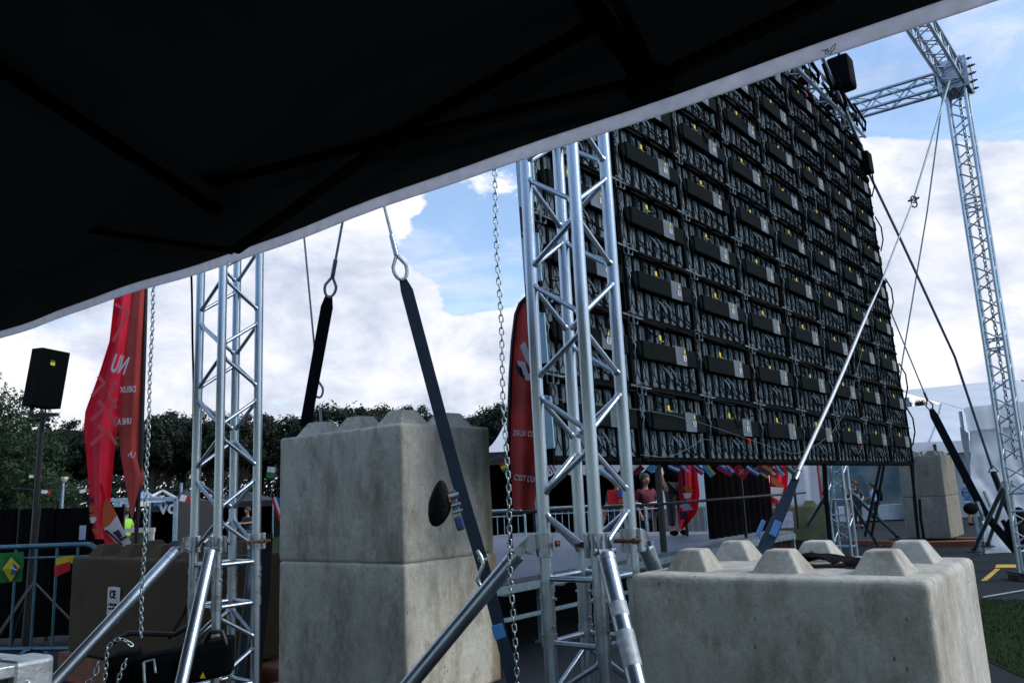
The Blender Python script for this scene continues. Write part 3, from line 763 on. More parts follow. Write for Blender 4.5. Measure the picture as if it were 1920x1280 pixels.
for k in range(NC * 2):
    b = MB(); b.box((k * .5 + .25, .0, zt + .05), (.05, .04, .10), None, .003); b.tube([(k * .5 + .1, .012, zt + .09), (k * .5 + .32, .012, zt + .09)], .018, 5)
    Lm('hook_clamp', b, BLACKM)
# loose thin wires hanging across the back
b = MB()
for pts in ([(.0, -.09, .35), (1.4, -.1, .33), (2.6, -.11, .18), (3.6, -.11, .05), (4.6, -.1, .26), (5.4, -.09, .62), (6.4, -.09, 1.5)], [(.9, -.08, .04), (1.25, -.08, .02), (1.6, -.09, .10), (1.8, -.08, .17), (2.0, -.08, .16)], [(2.6, -.09, 3.96), (2.9, -.12, 3.72), (3.2, -.12, 3.75), (3.35, -.1, 4.1)], [(4.7, -.09, 3.0), (4.9, -.12, 2.75), (5.2, -.12, 2.8), (5.3, -.1, 3.2)]):
    q = []
    for a, c in zip(pts, pts[1:]):
        for k in range(6): q.append(V(a).lerp(V(c), k / 6))
    for _ in range(4): q = [q[0]] + [(q[i - 1] + q[i] * 2 + q[i + 1]) / 4 for i in range(1, len(q) - 1)] + [q[-1]]
    b = MB(); b.tube(q, .0022, 5); Lm('loose_wire', b, WIREM)
rr = random.Random(4)
for k in range(14):
    b = MB()
    x = rr.randint(0, NC - 1) + rr.uniform(.2, .8); z = rr.randint(0, NR - 1) * .5 + .48
    b.tube([(x + .25 * i / 8, -.06 - .03 * math.sin(3.14 * i / 8), z - rr.uniform(.10, .22) * math.sin(3.14 * i / 8)) for i in range(9)], .0055, 5); Lm('cable_loop', b, BLACK)
for z in (.5, 1.1, 2.3, 3.2, 4.0):
    b = MB(); b.tube([(NC - .02, -.05, z + .25), (NC + .05, -.09, z + .1), (NC + .08, -.08, z - .08), (NC - .01, -.05, z - .25)], .010, 5); Lm('cable_loop', b, BLACK)
b = MB(); b.box((NC - .12, -.08, 4.22), (.22, .12, .30), None, .02); Lm('junction_box', b, BLACK)
for x, z in ((2.66, .17), (5.63, .17), (5.6, 4.40)): b = MB(); b.tube([(x, -.075, z + .02), (x, -.075, z - .02)], .016, 8); Lm('red_plug', b, REDC)

# header truss the screen hangs from, with hoists and cable heaps on it
def Wp(x, y, z): return WM @ V((x, y, z))
hd_ = beam('black cluttered header truss carrying the screen along its top edge', Wp(-.3, .12, NR * .5 + .42), Wp(NC + .28, .12, NR * .5 + .42), wn.normalized(), 'header trusses', .145, .5, 'header_truss', .025)
rr = random.Random(9)
for k in range(17):
    x = .2 + k * .47 + rr.uniform(-.1, .1); z = NR * .5
    b = MB(); b.tube([Wp(x, -.1 + rr.uniform(-.04, .04), z + .6), Wp(x + .08, -.16, z + .30), Wp(x + .25, -.10, z + .25), Wp(x + .3, .0, z + .50)], rr.uniform(.012, .03), 6); b.build('cable_loop', BLACK, hd_)
    if k % 2 == 0:
        b = MB(); b.box(Wp(x + .2, .08, z + .40 + rr.uniform(-.05, .08)), (rr.uniform(.2, .34), .2, rr.uniform(.16, .3)), Matrix((wd, wn, ww)).transposed(), .05); b.build('cable_heap', BLACK, hd_)
    b = MB(); b.bar(Wp(x, .1, z + .12), Wp(x, .1, z + .56), .05, .03); b.build('hanger', BLACKM, hd_)
b = MB()
b.tube([Wp(NC - 1.6, -.05, NR * .5 + 1.0), Wp(NC - .1, -.05, NR * .5 - .1)], .028, 8)
b.build('stay_tube', ALU, hd_)
zb2 = TOP + .14
for k, p in enumerate((Wp(1.2, .12, NR * .5 + .62), at(1578, 140, 10.3) - UP * .3)):
    o = thing('chain_hoist', 'black chain hoist box above the header truss near its %s end' % ('near', 'far')[k], 'chain hoist', p, 0, 'hoists above the screen')
    R = Matrix((wd, wn, ww)).transposed()
    b = MB(); b.box(p + UP * .30, (.29, .29, .46), R, .05); b.build('housing', BLACK, o)
    b = MB(); b.tube([p + UP * .04, p - UP * .08, p + wd * .05 - UP * .14, p + wd * .05], .014, 6); b.tube([p + UP * .56, p + UP * .66], .02, 6); b.build('hook', BLACKM, o)
# ---------------------------------------------------------------- the black canopy the photograph is taken from under
EV = 1.68                                  # eave offset along D
A0, A1 = -4.5, 9.5                        # eave ends along N; unseen length and depth enlarged to cut fill light
def EVF(a): return 1.752 - .0485 * a
def eave(a, z, off=0.0): return D * (EVF(a) + off) + N * a + UP * z
ten = thing('canopy_tent', 'black canopy tent overhead with a pale hem along its edge', 'canopy tent', V((-1.2, -.5, 0)))
ZE, ZV, ZH = 2.52, 2.338, 2.30
def ss(a, p, q): t_ = max(0, min(1, (a - p) / (q - p))); return t_ * t_ * (3 - 2 * t_)
def edge_z(a): return .0045 * math.sin(a * 1.5 + .6) + .003 * math.sin(a * 4.1) 
n = 110
aa = [A0 + (A1 - A0) * i / n for i in range(n + 1)]
def wav(a, k): return .010 * math.sin(a * 3.1 + k) + .004 * math.sin(a * 9 + k)
rows = [[eave(a, z + edge_z(a) * (1 if j else .4), wav(a, 0) * j / 3) for a in aa] for j, z in enumerate((ZE, ZE - .06, ZE - .11, ZV))]
b = MB(); b.sheet(rows, .003, -D)
# side valances
for a_, s_ in ((A0, -1), (A1, 1)):
    b.sheet([[D * (EVF(a_) - q) + N * a_ + UP * z for q in (0, 2, 4, 6, 8.4)] for z in (ZE, ZV)], .003, N * s_)
b.build('valance', BLACKF, ten)
b = MB(); b.sheet([[eave(a, z + edge_z(a), wav(a, 0)) for a in aa] for z in (ZV + .001, (ZV + ZH) / 2, ZH)], .003, -D)
b.build('hem', HEMF, ten)
b = MB(); 
# roof skin: a ridge parallel to the eave, sagging between its ribs
RZ = 4.1
def roof(a, s_):                           # s_ 0 eave .. 1 ridge .. 2 far eave
    t_ = s_ if s_ <= 1 else 2 - s_
    z = ZE + (RZ - ZE) * t_ - .06 * math.sin(math.pi * t_) - .02 * math.sin(a * 2.6) * math.sin(math.pi * t_) + edge_z(a) * .4 * (1 - t_)
    z += .008 * noise.noise(V((a * 2.1, s_ * 6, .3))) * math.sin(math.pi * t_) * 3
    return D * (EVF(a) - s_ * 4.2) + N * a + UP * z
b.sheet([[roof(a, k / 12) for a in aa] for k in range(25)], .003, UP)
for a_ in (A0, A1): b.add([roof(a_, k / 12) for k in range(25)] , [list(range(25))])
b.build('roof_fabric', BLACKF, ten)
for a_ in (-2.2, -.6, 1.0, 2.6, 4.2, 5.8):
    b = MB(); b.tube([roof(a_, k / 12) - UP * .006 for k in range(13)], .006, 4); b.build('roof_seam', BLACKF, ten)
# folding frame: scissor bars behind the valance and rafters under the roof
nE = (D + N * .0485).normalized(); pl = (eave(0, 0, -.13), nE)
def ep(px, py): return onplane(px, py, *pl)
BF = [((1225, 150), (722, 268)), ((1110, 50), (700, 275)), ((722, 262), (395, 345)), ((745, 255), (440, 470)), ((1228, 150), (1560, -10)), ((395, 330), (90, 410)), ((430, 470), (150, 430))]
for p, q in BF:
    b = MB(); b.bar(ep(*p), ep(*q), .034, .022, UP, .003); b.build('scissor_bar', BLACK, ten)
nd1 = ep(1218, 160); nd2 = ep(722, 268); nd3 = ep(405, 335)
for k, p in enumerate((nd1, nd2, nd3)):
    b = MB(); b.box(p, (.10, .07, .06) if k == 0 else (.05, .05, .05), Matrix((N, D, UP)).transposed(), .012)
    for s_ in (-.03, 0, .03): b.tube([p + N * s_ + D * .04, p + N * s_ - D * .045], .007, 8)
    b.build('bracket', BLACK, ten)
a1 = nd1.dot(N)
b = MB(); b.bar(nd1, roof(a1, .98) - UP * .10, .042, .03, UP, .004); b.bar(eave(a1 + 1.8, ZE - .05, -.06), roof(a1 + 1.8, .98) - UP * .08, .042, .03, UP, .004); b.build('rafter', BLACK, ten)
b = MB(); b.bar(nd1 + UP * .05 + D * .01, roof(a1 - .05, .18) - UP * .02, .03, .004, D); b.build('strap', WEB, ten)
for a_ in (A0 + .05, A1 - .05):
    for q in (.06, 8.3):
        b = MB(); p = D * (EVF(a_) - q) + N * a_; b.box(p + UP * 1.24, (.05, .05, 2.48), Matrix((N, D, UP)).transposed(), .005); b.box(p + UP * .01, (.14, .14, .02)); b.build('leg', BLACKM, ten)
# pen scribble on the hem
c0 = onplane(1556, 100, eave(0, 0, .012), nE); b = MB(); ux = -N; sc = c0.y / 1530
def sp(x, y): return c0 + ux * x * sc * .9 + UP * (-y) * sc + D * -.016
for pts in ([(-12, -3), (-3, -2), (-6, 6), (2, 8), (0, -4), (-5, 0), (3, 3)], [(4, 4), (12, -4), (19, -8), (16, 2), (8, 6), (5, 12)]):
    b.tube([sp(*p) for p in pts], .0011, 4)
b.build('pen_scribble', BLACK, ten)

# ---------------------------------------------------------------- chains
def chain_links(b, pts, pitch, wire, wdt):
    pts = [V(p) for p in pts]; d = [0]
    for p, q in zip(pts, pts[1:]): d.append(d[-1] + (q - p).length)
    def pos(s_):
        for i in range(len(pts) - 1):
            if s_ <= d[i + 1] or i == len(pts) - 2: return pts[i].lerp(pts[i + 1], (s_ - d[i]) / max(1e-9, d[i + 1] - d[i]))
    k = 0; s_ = 0
    while s_ + pitch <= d[-1]:
        p, q = pos(s_), pos(s_ + pitch); t_ = (q - p).normalized(); a = t_.cross(V((.35, .93, .1))).normalized(); c = a.cross(t_)
        sd = (a + c * .35).normalized() if k % 2 else (c - a * .35).normalized()
        mid = (p + q) / 2; hl = pitch * .5 + wire * .9 - wdt / 2; ring = []
        for i in range(12):
            g = 2 * math.pi * i / 12; ring.append(mid + sd * wdt / 2 * math.sin(g) + t_ * (wdt / 2 * math.cos(g) + (hl if math.cos(g) > 0 else -hl)))
        b.tube(ring, wire, 6, False, True, True)
        k += 1; s_ += pitch
def chain(label, top, bot, pitch=.0235, wire=.0026, wdt=.0145):
    b = MB(); t_, q = V(top), V(bot); m = 60
    chain_links(b, [t_.lerp(q, i / m) + N * .006 * math.sin(i * .9) * (i / m) for i in range(m + 1)], pitch, wire, wdt)
    return tag(b.build('hoist_chain', CHAIN), label, 'chain', 'hoist chains')
p = at(968, 1282, 2.92); chain('long zinc hoist chain hanging left of the nearest truss tower', V((p.x, p.y, 5.4)), V((p.x, p.y, .35)))
p2 = at(264, 1196, 4.25); chain('thin zinc hoist chain hanging from the canopy side beside the red banner', V((p2.x, p2.y, 5.6)), p2, .024, .0032, .017)
pR = RB_ + D * .02 - N * .02; chain('distant hoist chain hanging inside the tall right tower', pR + UP * (TOP - .1), pR + UP * 1.5, .06, .009, .04)
# chain hoist lying at the foot of the left tower with its loose chain
hp = at(285, 1240, 4.35); hp.z = 0
o = thing('chain_hoist', 'black chain hoist with a loose chain heap, on the ground before the dark left block', 'chain hoist', hp)
ho = at(285, 1250, 4.35)
Rh = Matrix((V((.93, .25, .12)).normalized(), V((-.25, .95, 0)).normalized(), UP)).transposed()
b = MB(); b.box(ho + V((.05, .06, -.02)), (.30, .20, .20), Rh, .05); b.box(ho + V((-.16, .04, .0)), (.16, .20, .17), Rh, .05); b.box(ho + V((.28, .06, .02)), (.22, .2, .18), Rh, .03); b.box(V((ho.x, ho.y, .17)), (.42, .28, .33), None, .05); b.build('housing', BLACK, o)
b = MB(); b.tube([ho + V((-.2, 0, .13)), ho + V((-.12, .0, .17)), ho + V((.1, .02, .15)), ho + V((.2, .02, .20))], .013, 8); b.build('handle', BLACKM, o); b = MB(); b.tube([ho + V((.26, 0, .10)), ho + V((.30, -.02, .16)), ho + V((.36, -.02, .16)), ho + V((.38, 0, .08))], .014, 8); b.build('handle', BLACKM, o)
b = MB()
q = [ho + V((-.04, -.14, .13)), ho + V((-.08, -.15, .165)), ho + V((-.13, -.15, .16)), ho + V((-.155, -.16, .12)), ho + V((-.155, -.16, .02)), ho + V((-.17, -.16, -.12)), ho + V((-.17, -.15, -.24))]
chain_links(b, q, .024, .0034, .018)
chain_links(b, [ho + V((-.06, -.15, .07)), ho + V((-.085, -.16, .0)), ho + V((-.12, -.16, -.12)), ho + V((-.14, -.16, -.24))], .024, .0034, .018)
b.build('loose_chain', CHAIN, o); b = MB(); chain_links(b, [ho + V((-.20, -.14, .06)), ho + V((-.21, -.15, .0)), ho + V((-.26, -.15, -.05)), ho + V((-.27, -.15, -.1))], .03, .004, .022)
b.build('loose_chain', CHAIN, o)
b = MB(); b.tube([ho + V((.02, -.14, .05)), ho + V((.03, -.15, -.03)), ho + V((.04, -.15, -.07)), ho + V((.02, -.15, -.09)), ho + V((.0, -.15, -.08))], .008, 6); b.tube([ho + V((.02, -.14, .05)), ho + V((.07, -.14, .06)), ho + V((.085, -.15, .0))], .006, 6); b.build('hook', CHAIN, o)
b = MB(); b.add([ho + V((.27, -.07, -.05)), ho + V((.30, -.07, -.05)), ho + V((.285, -.07, -.02))], [(0, 1, 2)]); b.build('yellow_sticker', YEL, o)
tag(MB().tube([at(372, 1075, 5.2), at(345, 1150, 5.0), at(318, 1195, 4.6)], .009, 6).build('power_cable', BLACK), 'black power cable running down to the chain hoist', 'cable')
b = MB(); q = [at(358, 480, 4.9), at(360, 560, 4.9), at(361, 640, 4.88), at(363, 720, 4.86), at(362, 820, 4.85), at(360, 1000, 4.85)]
b.tube(q, .007, 6); tag(b.build('power_cable', BLACK), 'thin black cable hanging down the left side of the left tower', 'cable')

# ---------------------------------------------------------------- wire ropes, thimbles and webbing straps
def rope_run(label, anchor, eye, strap_pts, r=.0075, sw=.055, smat=WEB, group='guy ropes of the gantry', ferrule=.16, wnorm=None):
    o = thing('guy_rope', label, 'guy rope', strap_pts[-1] if strap_pts else eye, 0, group)
    eye, anchor = V(eye), V(anchor); u = (anchor - eye).normalized()
    vd = (eye - V((0, 0, EYE))).normalized(); sd = u.cross(vd).normalized()
    k = r / .0075
    ht = eye + u * .125 * k
    b = MB(); b.tube([ht + u * .04 * k, anchor], r, 8); b.build('rope', ROPE, o)
    b = MB(); ring = []
    for i in range(18):
        g = 2 * math.pi * i / 18; x = math.sin(g); y = math.cos(g)
        ring.append(eye + u * ((.062 * y + .05) if y < .3 else (.05 + .019 + (y - .3) * .08)) * k + sd * .033 * k * x * (1 if y < .1 else max(0, 1 - ((y - .1) / .9) ** 1.3)))
    b.tube(ring, r * 1.15, 8, False, True, True); b.build('thimble', ROPE, o)
    b = MB(); b.tube([ht - u * .01 * k, ht + u * .10 * k], r * 1.75, 10); b.build('ferrule', ALUD, o)
    if strap_pts:
        pts = [eye - u * .004] + [V(p) for p in strap_pts]
        b = MB(); rows1 = []
        for i, p in enumerate(pts):
            t_ = (pts[min(i + 1, len(pts) - 1)] - pts[max(i - 1, 0)]).normalized(); sdd = wnorm.cross(t_).normalized() if wnorm else t_.cross((p - V((0, 0, EYE))).normalized()).normalized()
            wq = sw * (.55 if i == 0 else 1); rows1.append([p + sdd * wq / 2, p + sdd * wq / 6, p - sdd * wq / 6, p - sdd * wq / 2])
        nrm = (rows1[0][0] - rows1[0][3]).cross(pts[1] - pts[0]).normalized()
        b.sheet(rows1, .006, nrm); b.build('strap', smat, o)
    return o
topC = cpC['left'] + UP * TOP; topL = cpL['left'] + UP * TOP; topR = V(RB_) + UP * (TOP + .05); topF = V(FB) + UP * (TOP + .05)
def aim(px, py, Y): return at(px, py, Y)
# strap leaving the back of the stack, rope up towards the nearest tower's head
e1 = at(617, 553, 5.35); a1_ = at(648, 385, 5.02)
rope_run('steel guy rope with a black strap rising from behind the near block stack', e1 + (a1_ - e1) * 9, e1, [e1.lerp(at(578, 768, 5.95), s_) for s_ in (.1, .5, 1)] + [at(572, 800, 6.05)], .0085, .082)
e2 = at(754, 520, 4.35); a2_ = at(722, 393, 4.37)
st2 = [at(763, 545, 4.36), at(815, 740, 4.42), at(858, 900, 4.50), at(900, 1040, 4.57), at(930, 1150, 4.62), at(955, 1250, 4.68), at(975, 1330, 4.72)]
rope2 = rope_run('steel guy rope with a navy strap crossing the right face of the near block stack', e2 + (a2_ - e2) * 14, e2, st2, .0085, .068, WEBB)
# ratchet, pad, hook and tape on that strap
b = MB(); u2 = (st2[2] - st2[1]).normalized(); vd = (st2[2] - V((0, 0, EYE))).normalized(); s2 = u2.cross(vd).normalized()
Rr = Matrix((s2, vd, -u2)).transposed(); rc_ = at(858, 945, 4.46)
lf = -1 if (ROT.transposed() @ s2).x > 0 else 1
def lo(x, y, z): return rc_ + s2 * lf * x - vd * y + u2 * z        # x to the left of the strap, y to the camera, z down the strap
b = MB(); b.box(lo(.012, .02, -.02), (.035, .03, .12), Rr, .004); b.tube([lo(-.02, .03, -.05), lo(.035, .03, -.05)], .018, 10); b.tube([lo(-.02, .03, .0), lo(.035, .03, .0)], .012, 10); b.tube([lo(-.02, .03, .035), lo(.04, .03, .035)], .01, 10)
b.box(lo(.03, .01, -.04), (.006, .04, .15), Rr, .001); b.build('ratchet', CHAIN, rope2)
b = MB(); b.box(lo(.016, .02, .10), (.045, .03, .075), Rr, .012); b.build('buckle_pad', plain('blue_pad', (.02, .06, .16), .6), rope2)
b = MB()
cen = lo(.088, .006, -.03); ax1 = (u2 + s2 * lf * .42).normalized(); ax2 = vd.cross(ax1).normalized(); 
b2 = MB(); b2.ball((0, 0, 0), 1, 20, 14)
for v in b2.v:
    x, y, z = v; tap = 1 - .30 * max(0, -z) 
    b.v.append(cen + ax1 * z * .125 + ax2 * x * .062 * tap - vd * y * .05 + ax2 * .012 * z * z)
b.f = b2.f; b.m = b2.m; b.sm = b2.sm
b.build('edge_pad', plain('scuffed_black_pad', (.006, .006, .007), .75, 0, .5, 16, .4, 50, spec=.14), rope2)
b = MB(); b.box(lo(.034, .042, -.045), (.008, .006, .042), Rr, .001); b.build('orange_label', ORTAG, rope2)
hk = at(907, 1068, 4.5)
b = MB(); b.tube([hk + V((-.03, 0, .10)), hk + V((-.01, -.02, .07)), hk + V((.0, -.02, .03)), hk + V((-.02, -.02, -.01)), hk + V((-.035, -.02, -.05)), hk + V((-.015, -.02, -.09)), hk + V((.02, -.02, -.08))], .011, 8); b.tube([hk + V((-.03, -.01, .06)), hk + V((.02, -.01, .05))], .012, 8); b.build('hook', CHAIN, rope2)
b = MB(); c0 = at(935, 1183, 4.57); b.box(c0, (.062, .012, .075), Rr, .001); b.build('tape', PURPLE, rope2)
# thin far rope left of the strap
e3 = at(598, 742, 7.2); a3 = at(570, 442, 6.9)
rope_run('thin far guy rope passing behind the black strap of the stack', e3 + (a3 - e3) * 2.2, e3, [], .009, .05)
tag(MB().tube([at(600, 765, 7.2), at(603, 800, 7.22)], .012, 8).build('turnbuckle', ROPE), 'turnbuckle at the lower end of the thin far guy rope', 'turnbuckle')
# dark strap hanging right of the left tower
b = MB(); q = [at(497, 1000, 5.0), at(492, 1100, 4.95), at(482, 1200, 4.9), at(470, 1300, 4.85)]
b.sheet([[p - V((.045, 0, 0)), p + V((.045, 0, 0))] for p in q], .006, V((0, 1, 0)))
tag(b.build('webbing_strap', WEB), 'black webbing strap hanging between the left tower and the near block stack', 'strap')
# right-hand guys
def line(label, pts, r, mat=ROPE, name='guy_line', group='guy ropes of the gantry'):
    b = MB(); b.tube(pts, r, 8); return tag(b.build(name, mat), label, 'guy rope', group)
s1 = at(1713, 374, 9.9)
o = line('pale guy rope from the right tower head down to the shackle', [at(1781, 150, 10.6), s1], .013)
b = MB()
for k in range(2): b.tube([s1 + V((.036 * math.cos(g + k), 0, .045 * math.sin(g + k) - .06 * k)) for g in [6.283 * i / 10 for i in range(10)]], .010, 6, False, True, True)
b.tube([s1 + V((-.07, 0, -.02)), s1 + V((.07, 0, .02))], .014, 6)
b.build('shackle', BLACKM, o)
m1 = at(1664, 500, 9.3); m2 = at(1648, 540, 9.1); m3 = at(1497, 885, 6.9); m4 = at(1440, 1012, 6.5)
o = thing('guy_strap', 'pale padded guy strap running down in front of the screen to the stage edge', 'guy strap', m4, 0, 'guy ropes of the gantry')
b = MB(); b.tube([s1, m1, m2], .010, 8); b.build('rope', ROPE, o)
b = MB(); b.tube([m2] + [m2.lerp(m3, k / 6) + UP * .012 * math.sin(k * 1.3) for k in range(1, 7)], [.010, .014] + [.0175] * 5, 10); b.build('sleeve', plain('pale_strap_sleeve', (.55, .58, .62), .5, .3, .1, 20), o)
b = MB(); b.tube([m3, m3.lerp(m4, .12)], .021, 10); b.build('ferrule', ALUD, o)
b = MB(); q = [m3.lerp(m4, .1), m3.lerp(m4, .55), m4, m4.lerp(m3, -.35)]
sd = V((.8, -.6, 0)); b.sheet([[p - sd * wq, p + sd * wq] for p, wq in zip(q, (.035, .055, .06, .06))], .008, V((.3, .9, .2))); b.build('webbing', WEBB, o)
b = MB(); c0 = at(1447, 990, 6.5); b.box(c0 + sd * .03, (.05, .02, .12), Matrix.Rotation(.5, 3, 'Y'), .002); b.box(c0 - sd * .09, (.03, .02, .14), Matrix.Rotation(.5, 3, 'Y'), .002); b.build('tape', PURPLE, o)
line('blue grey guy rope from the right tower head to behind the screen edge', [at(1770, 165, 10.8), at(1738, 400, 11.4), at(1692, 675, 12.1), at(1684, 740, 12.2)], .011)
line('dark thick guy rope from the screen top corner down to the right tower foot', [at(1622, 310, 11.2), at(1690, 452, 11.5), at(1790, 668, 12.0), at(1860, 878, 12.5)], .019, plain('dark_rope', (.07, .12, .17), .5, .4, .2, 60))
b = MB(); e = at(1862, 884, 12.5)
b.tube([e + V((-.07, 0, -.0)), e + V((.08, 0, .0)), e + V((.0, 0, .10))], .012, 6, False, True, True)
b.tube([e + V((.0, 0, -.01)), at(1882, 935, 12.4), at(1905, 985, 12.2)], .045, 6); 
tag(b.build('webbing_strap', WEB), 'black strap and ring at the lower end of the dark thick guy rope', 'strap')
b = MB(); b.ball(at(1905, 1000, 12), .16, 10, 8, (1, .7, 1.5)); b.ball(at(1912, 970, 12), .11, 8, 6, (1, .7, 1.4)); b.tube([at(1880, 975, 12), at(1900, 1010, 12)], .03, 6)
tag(b.build('chain_bag', PADF), 'black chain bag hanging at the foot of the tall right tower', 'chain bag')
e4 = at(1745, 765, 13.0)
o = rope_run('guy rope from behind the screen with a long black strap beside the far right stack', e4 + (at(1685, 620, 12.2) - e4) * 1.6, e4, [at(1752, 780, 13.0), at(1800, 873, 13.1), at(1848, 965, 13.2), at(1905, 1033, 13.4)], .011, .12, WEB)
b = MB(); c0 = at(1832, 950, 12.9); b.ball(c0 + V((-.10, 0, -.02)), .10, 10, 8, (1.2, .5, .9)); b.build('edge_pad', PADF, o)
b = MB(); b.bar(at(1832, 940, 12.9), at(1845, 975, 12.9), .05, .04); b.bar(at(1845, 920, 12.95), at(1858, 950, 12.95), .04, .03); b.build('ratchet', ALUD, o)
# straps tying the far stack
b = MB()
for p, q in (((1711, 868), (1722, 1010)), ((1724, 935), (1733, 1010))): b.tube([at(p[0], p[1], 16.6), at((p[0] + q[0]) / 2 - 2, (p[1] + q[1]) / 2, 16.55), at(q[0], q[1], 16.65)], .028, 6)
tag(b.build('lashing_cable', WEB), 'two black cables hanging down the front of the far right stack', 'cable')

line('thick black cable hanging from the screen bottom in front of the far truss tower', [at(1545, 862, 11.2), at(1549, 930, 11.2), at(1560, 1052, 11.2)], .034, WEB, 'hanging_cable', 'cables below the screen')
line('pale blue rope hanging just left of the far truss tower', [at(1563, 862, 11.6), at(1560, 920, 11.6), at(1552, 1012, 11.6)], .018, plain('pale_blue_rope', (.16, .32, .40), .5, .3), 'hanging_rope', 'cables below the screen')
for k, (x0, x1) in enumerate(((1652, 1622), (1659, 1634))):
    line('slanting black strap below the screen, %s of two beside the boys' % ('left', 'right')[k], [at(x0, 864, 12.4), at((x0 + x1) / 2 - 1, 940, 12.4), at(x1, 1005, 12.4)], .022, WEB, 'hanging_strap', 'cables below the screen')
line('black cable hanging below the right corner of the screen', [at(1708, 866, 11.0), at(1716, 940, 11.1), at(1722, 1006, 11.2)], .020, WEB, 'hanging_cable', 'cables below the screen')
# ---------------------------------------------------------------- feather banners
def interp(pts, y):
    for a, c in zip(pts, pts[1:]):
        if a[1] <= y <= c[1]: return a[0] + (c[0] - a[0]) * (y - a[1]) / max(1e-6, c[1] - a[1])
    return pts[0][0] if y < pts[0][1] else pts[-1][0]
def cloth(lft, rgt, y0, y1, Y, nx=14, ny=36, folds=2.2, depth=.05, tilt=0.0, ph=0.0):
    rows = []
    for i in range(ny + 1):
        y = y0 + (y1 - y0) * i / ny; a, c = interp(lft, y), interp(rgt, y); row = []
        for j in range(nx + 1):
            u = j / nx; row.append(at(a + (c - a) * u, y, Y + tilt * u + depth * math.sin(u * math.pi * folds + ph + i * .03)))
        rows.append(row)
    return rows
ban = thing('feather_banner', 'tall twisted red feather banner left of the left tower, its lettering seen mirrored', 'banner', V((at(262, 900, 8.3).x, 8.3, 0)), 0, 'red feather banners')
b = MB(); pp = [at(283, 250, 8.3), at(276, 470, 8.3), at(272, 620, 8.3), at(264, 860, 8.3), at(255, 1010, 8.3)]; pp.append(V((pp[-1].x, 8.3, .0)))
b.tube(pp, [.012, .016, .02, .022, .022, .022], 8); b.build('pole', BLACKM, ban)
A_l = [(226, 480), (215, 550), (205, 640), (186, 700), (160, 770), (157, 800), (163, 870), (170, 950), (178, 1012)]
A_r = [(256, 480), (247, 545), (238, 640), (230, 720), (222, 790), (214, 850), (210, 900), (206, 950), (205, 1015)]
b = MB(); RA_ = cloth(A_l, A_r, 480, 1010, 8.0, 14, 40, 2.6, .06, .12); b.sheet(RA_, .002, V((0, 1, 0)))
f1 = b.build('fabric', RED, ban)
B_l = [(250, 480), (243, 545), (232, 640), (226, 720), (222, 800), (226, 850), (234, 900), (243, 955), (246, 972)]
B_r = [(276, 480), (272, 540), (268, 640), (264, 760), (261, 850), (272, 893), (262, 930), (252, 955), (248, 975)]
b = MB(); RB2 = cloth(B_l, B_r, 480, 972, 8.25, 10, 40, 1.7, .05, .04, .8); b.sheet(RB2, .002, V((0, 1, 0)))
f2 = b.build('fabric', REDB, ban); f2['label'] = 'brownish red part of the banner next to its pole'
C_l = [(187, 905), (191, 930), (188, 960), (190, 990), (197, 1018), (225, 1026)]; C_r = [(190, 905), (203, 935), (222, 970), (234, 998), (246, 1018), (247, 1026)]
b = MB(); b.sheet(cloth(C_l, C_r, 905, 1026, 7.9, 8, 14, 1.2, .03), .002, V((0, 1, 0))); f3 = b.build('fabric', RED, ban)
def patch(name, poly, Y, mat, par):
    b = MB(); pts = [at(x, y, Y) for x, y in poly]; k = len(pts); off = V((0, .003, 0))
    b.poly(pts); b.poly([p + off for p in pts][::-1]); b.add(pts + [p + off for p in pts], [(i, (i + 1) % k, k + (i + 1) % k, k + i) for i in range(k)]); return b.build(name, mat, par)
patch('printed_band', [(192, 952), (198, 934), (206, 942), (219, 966), (205, 984), (192, 992)], 7.84, ORANGEC, f3)
patch('printed_band', [(194, 990), (204, 983), (219, 966), (229, 988), (236, 1000), (246, 1018), (230, 1024), (214, 1014)], 7.84, WHITEC, f3)
patch('printed_band', [(211, 998), (222, 992), (229, 1004), (223, 1010)], 7.83, DARKC, f3)
for q in ([(196, 994), (200, 992), (230, 1020), (228, 1023)], [(222, 1010), (238, 1003), (239, 1006), (226, 1014)]): patch('printed_line', q, 7.825, DARKC, f3)
for q in ([(167, 948), (181, 948), (182, 958), (168, 960)], [(168, 963), (183, 962), (184, 972), (169, 973)], [(172, 990), (187, 992), (188, 1002), (176, 1000)]): patch('printed_band', q, 7.86, ORANGEC, f1)
patch('printed_band', [(166, 932), (176, 932), (177, 941), (167, 942)], 7.86, DARKC, f1)
patch('printed_band', [(168, 970), (178, 968), (181, 974), (176, 980), (170, 980)], 7.85, WHITEC, f1)
# pale zigzag print and lettering, mirrored as on the back of the cloth
def zz(pts, w_, Y, par, mat=LILAC):
    b = MB()
    for k_, (p, q) in enumerate(zip(pts, pts[1:])): b.bar(at(*p, Y - .004 * k_), at(*q, Y - .004 * k_), w_, .003, V((0, 1, 0)))
    return b.build('printed_zigzag', mat, par)
for dy in (0, 46, 92): zz([(184, 705 + dy), (196, 718 + dy), (172 - dy * .02, 742 + dy)], .035, 7.86, f1)
for dy in (0, 34, 68): zz([(219, 712 + dy), (204, 742 + dy), (218, 765 + dy)], .03, 7.86, f1)
zz([(216, 570), (242, 585), (212, 640)], .03, 7.86, f1)
o_ = at(234, 702, 7.85); text('lettering', 'NU', .25, o_, at(236, 702, 7.85) - at(202, 694, 7.85), UP, WHITEC, f1, .002, True, 0, 'LEFT', .42)
o_ = at(255, 734, 8.12); text('lettering', 'DEUX', .085, o_, V((1, 0, .02)), UP, WHITEC, f2, .002, True, 0, 'LEFT', .72)
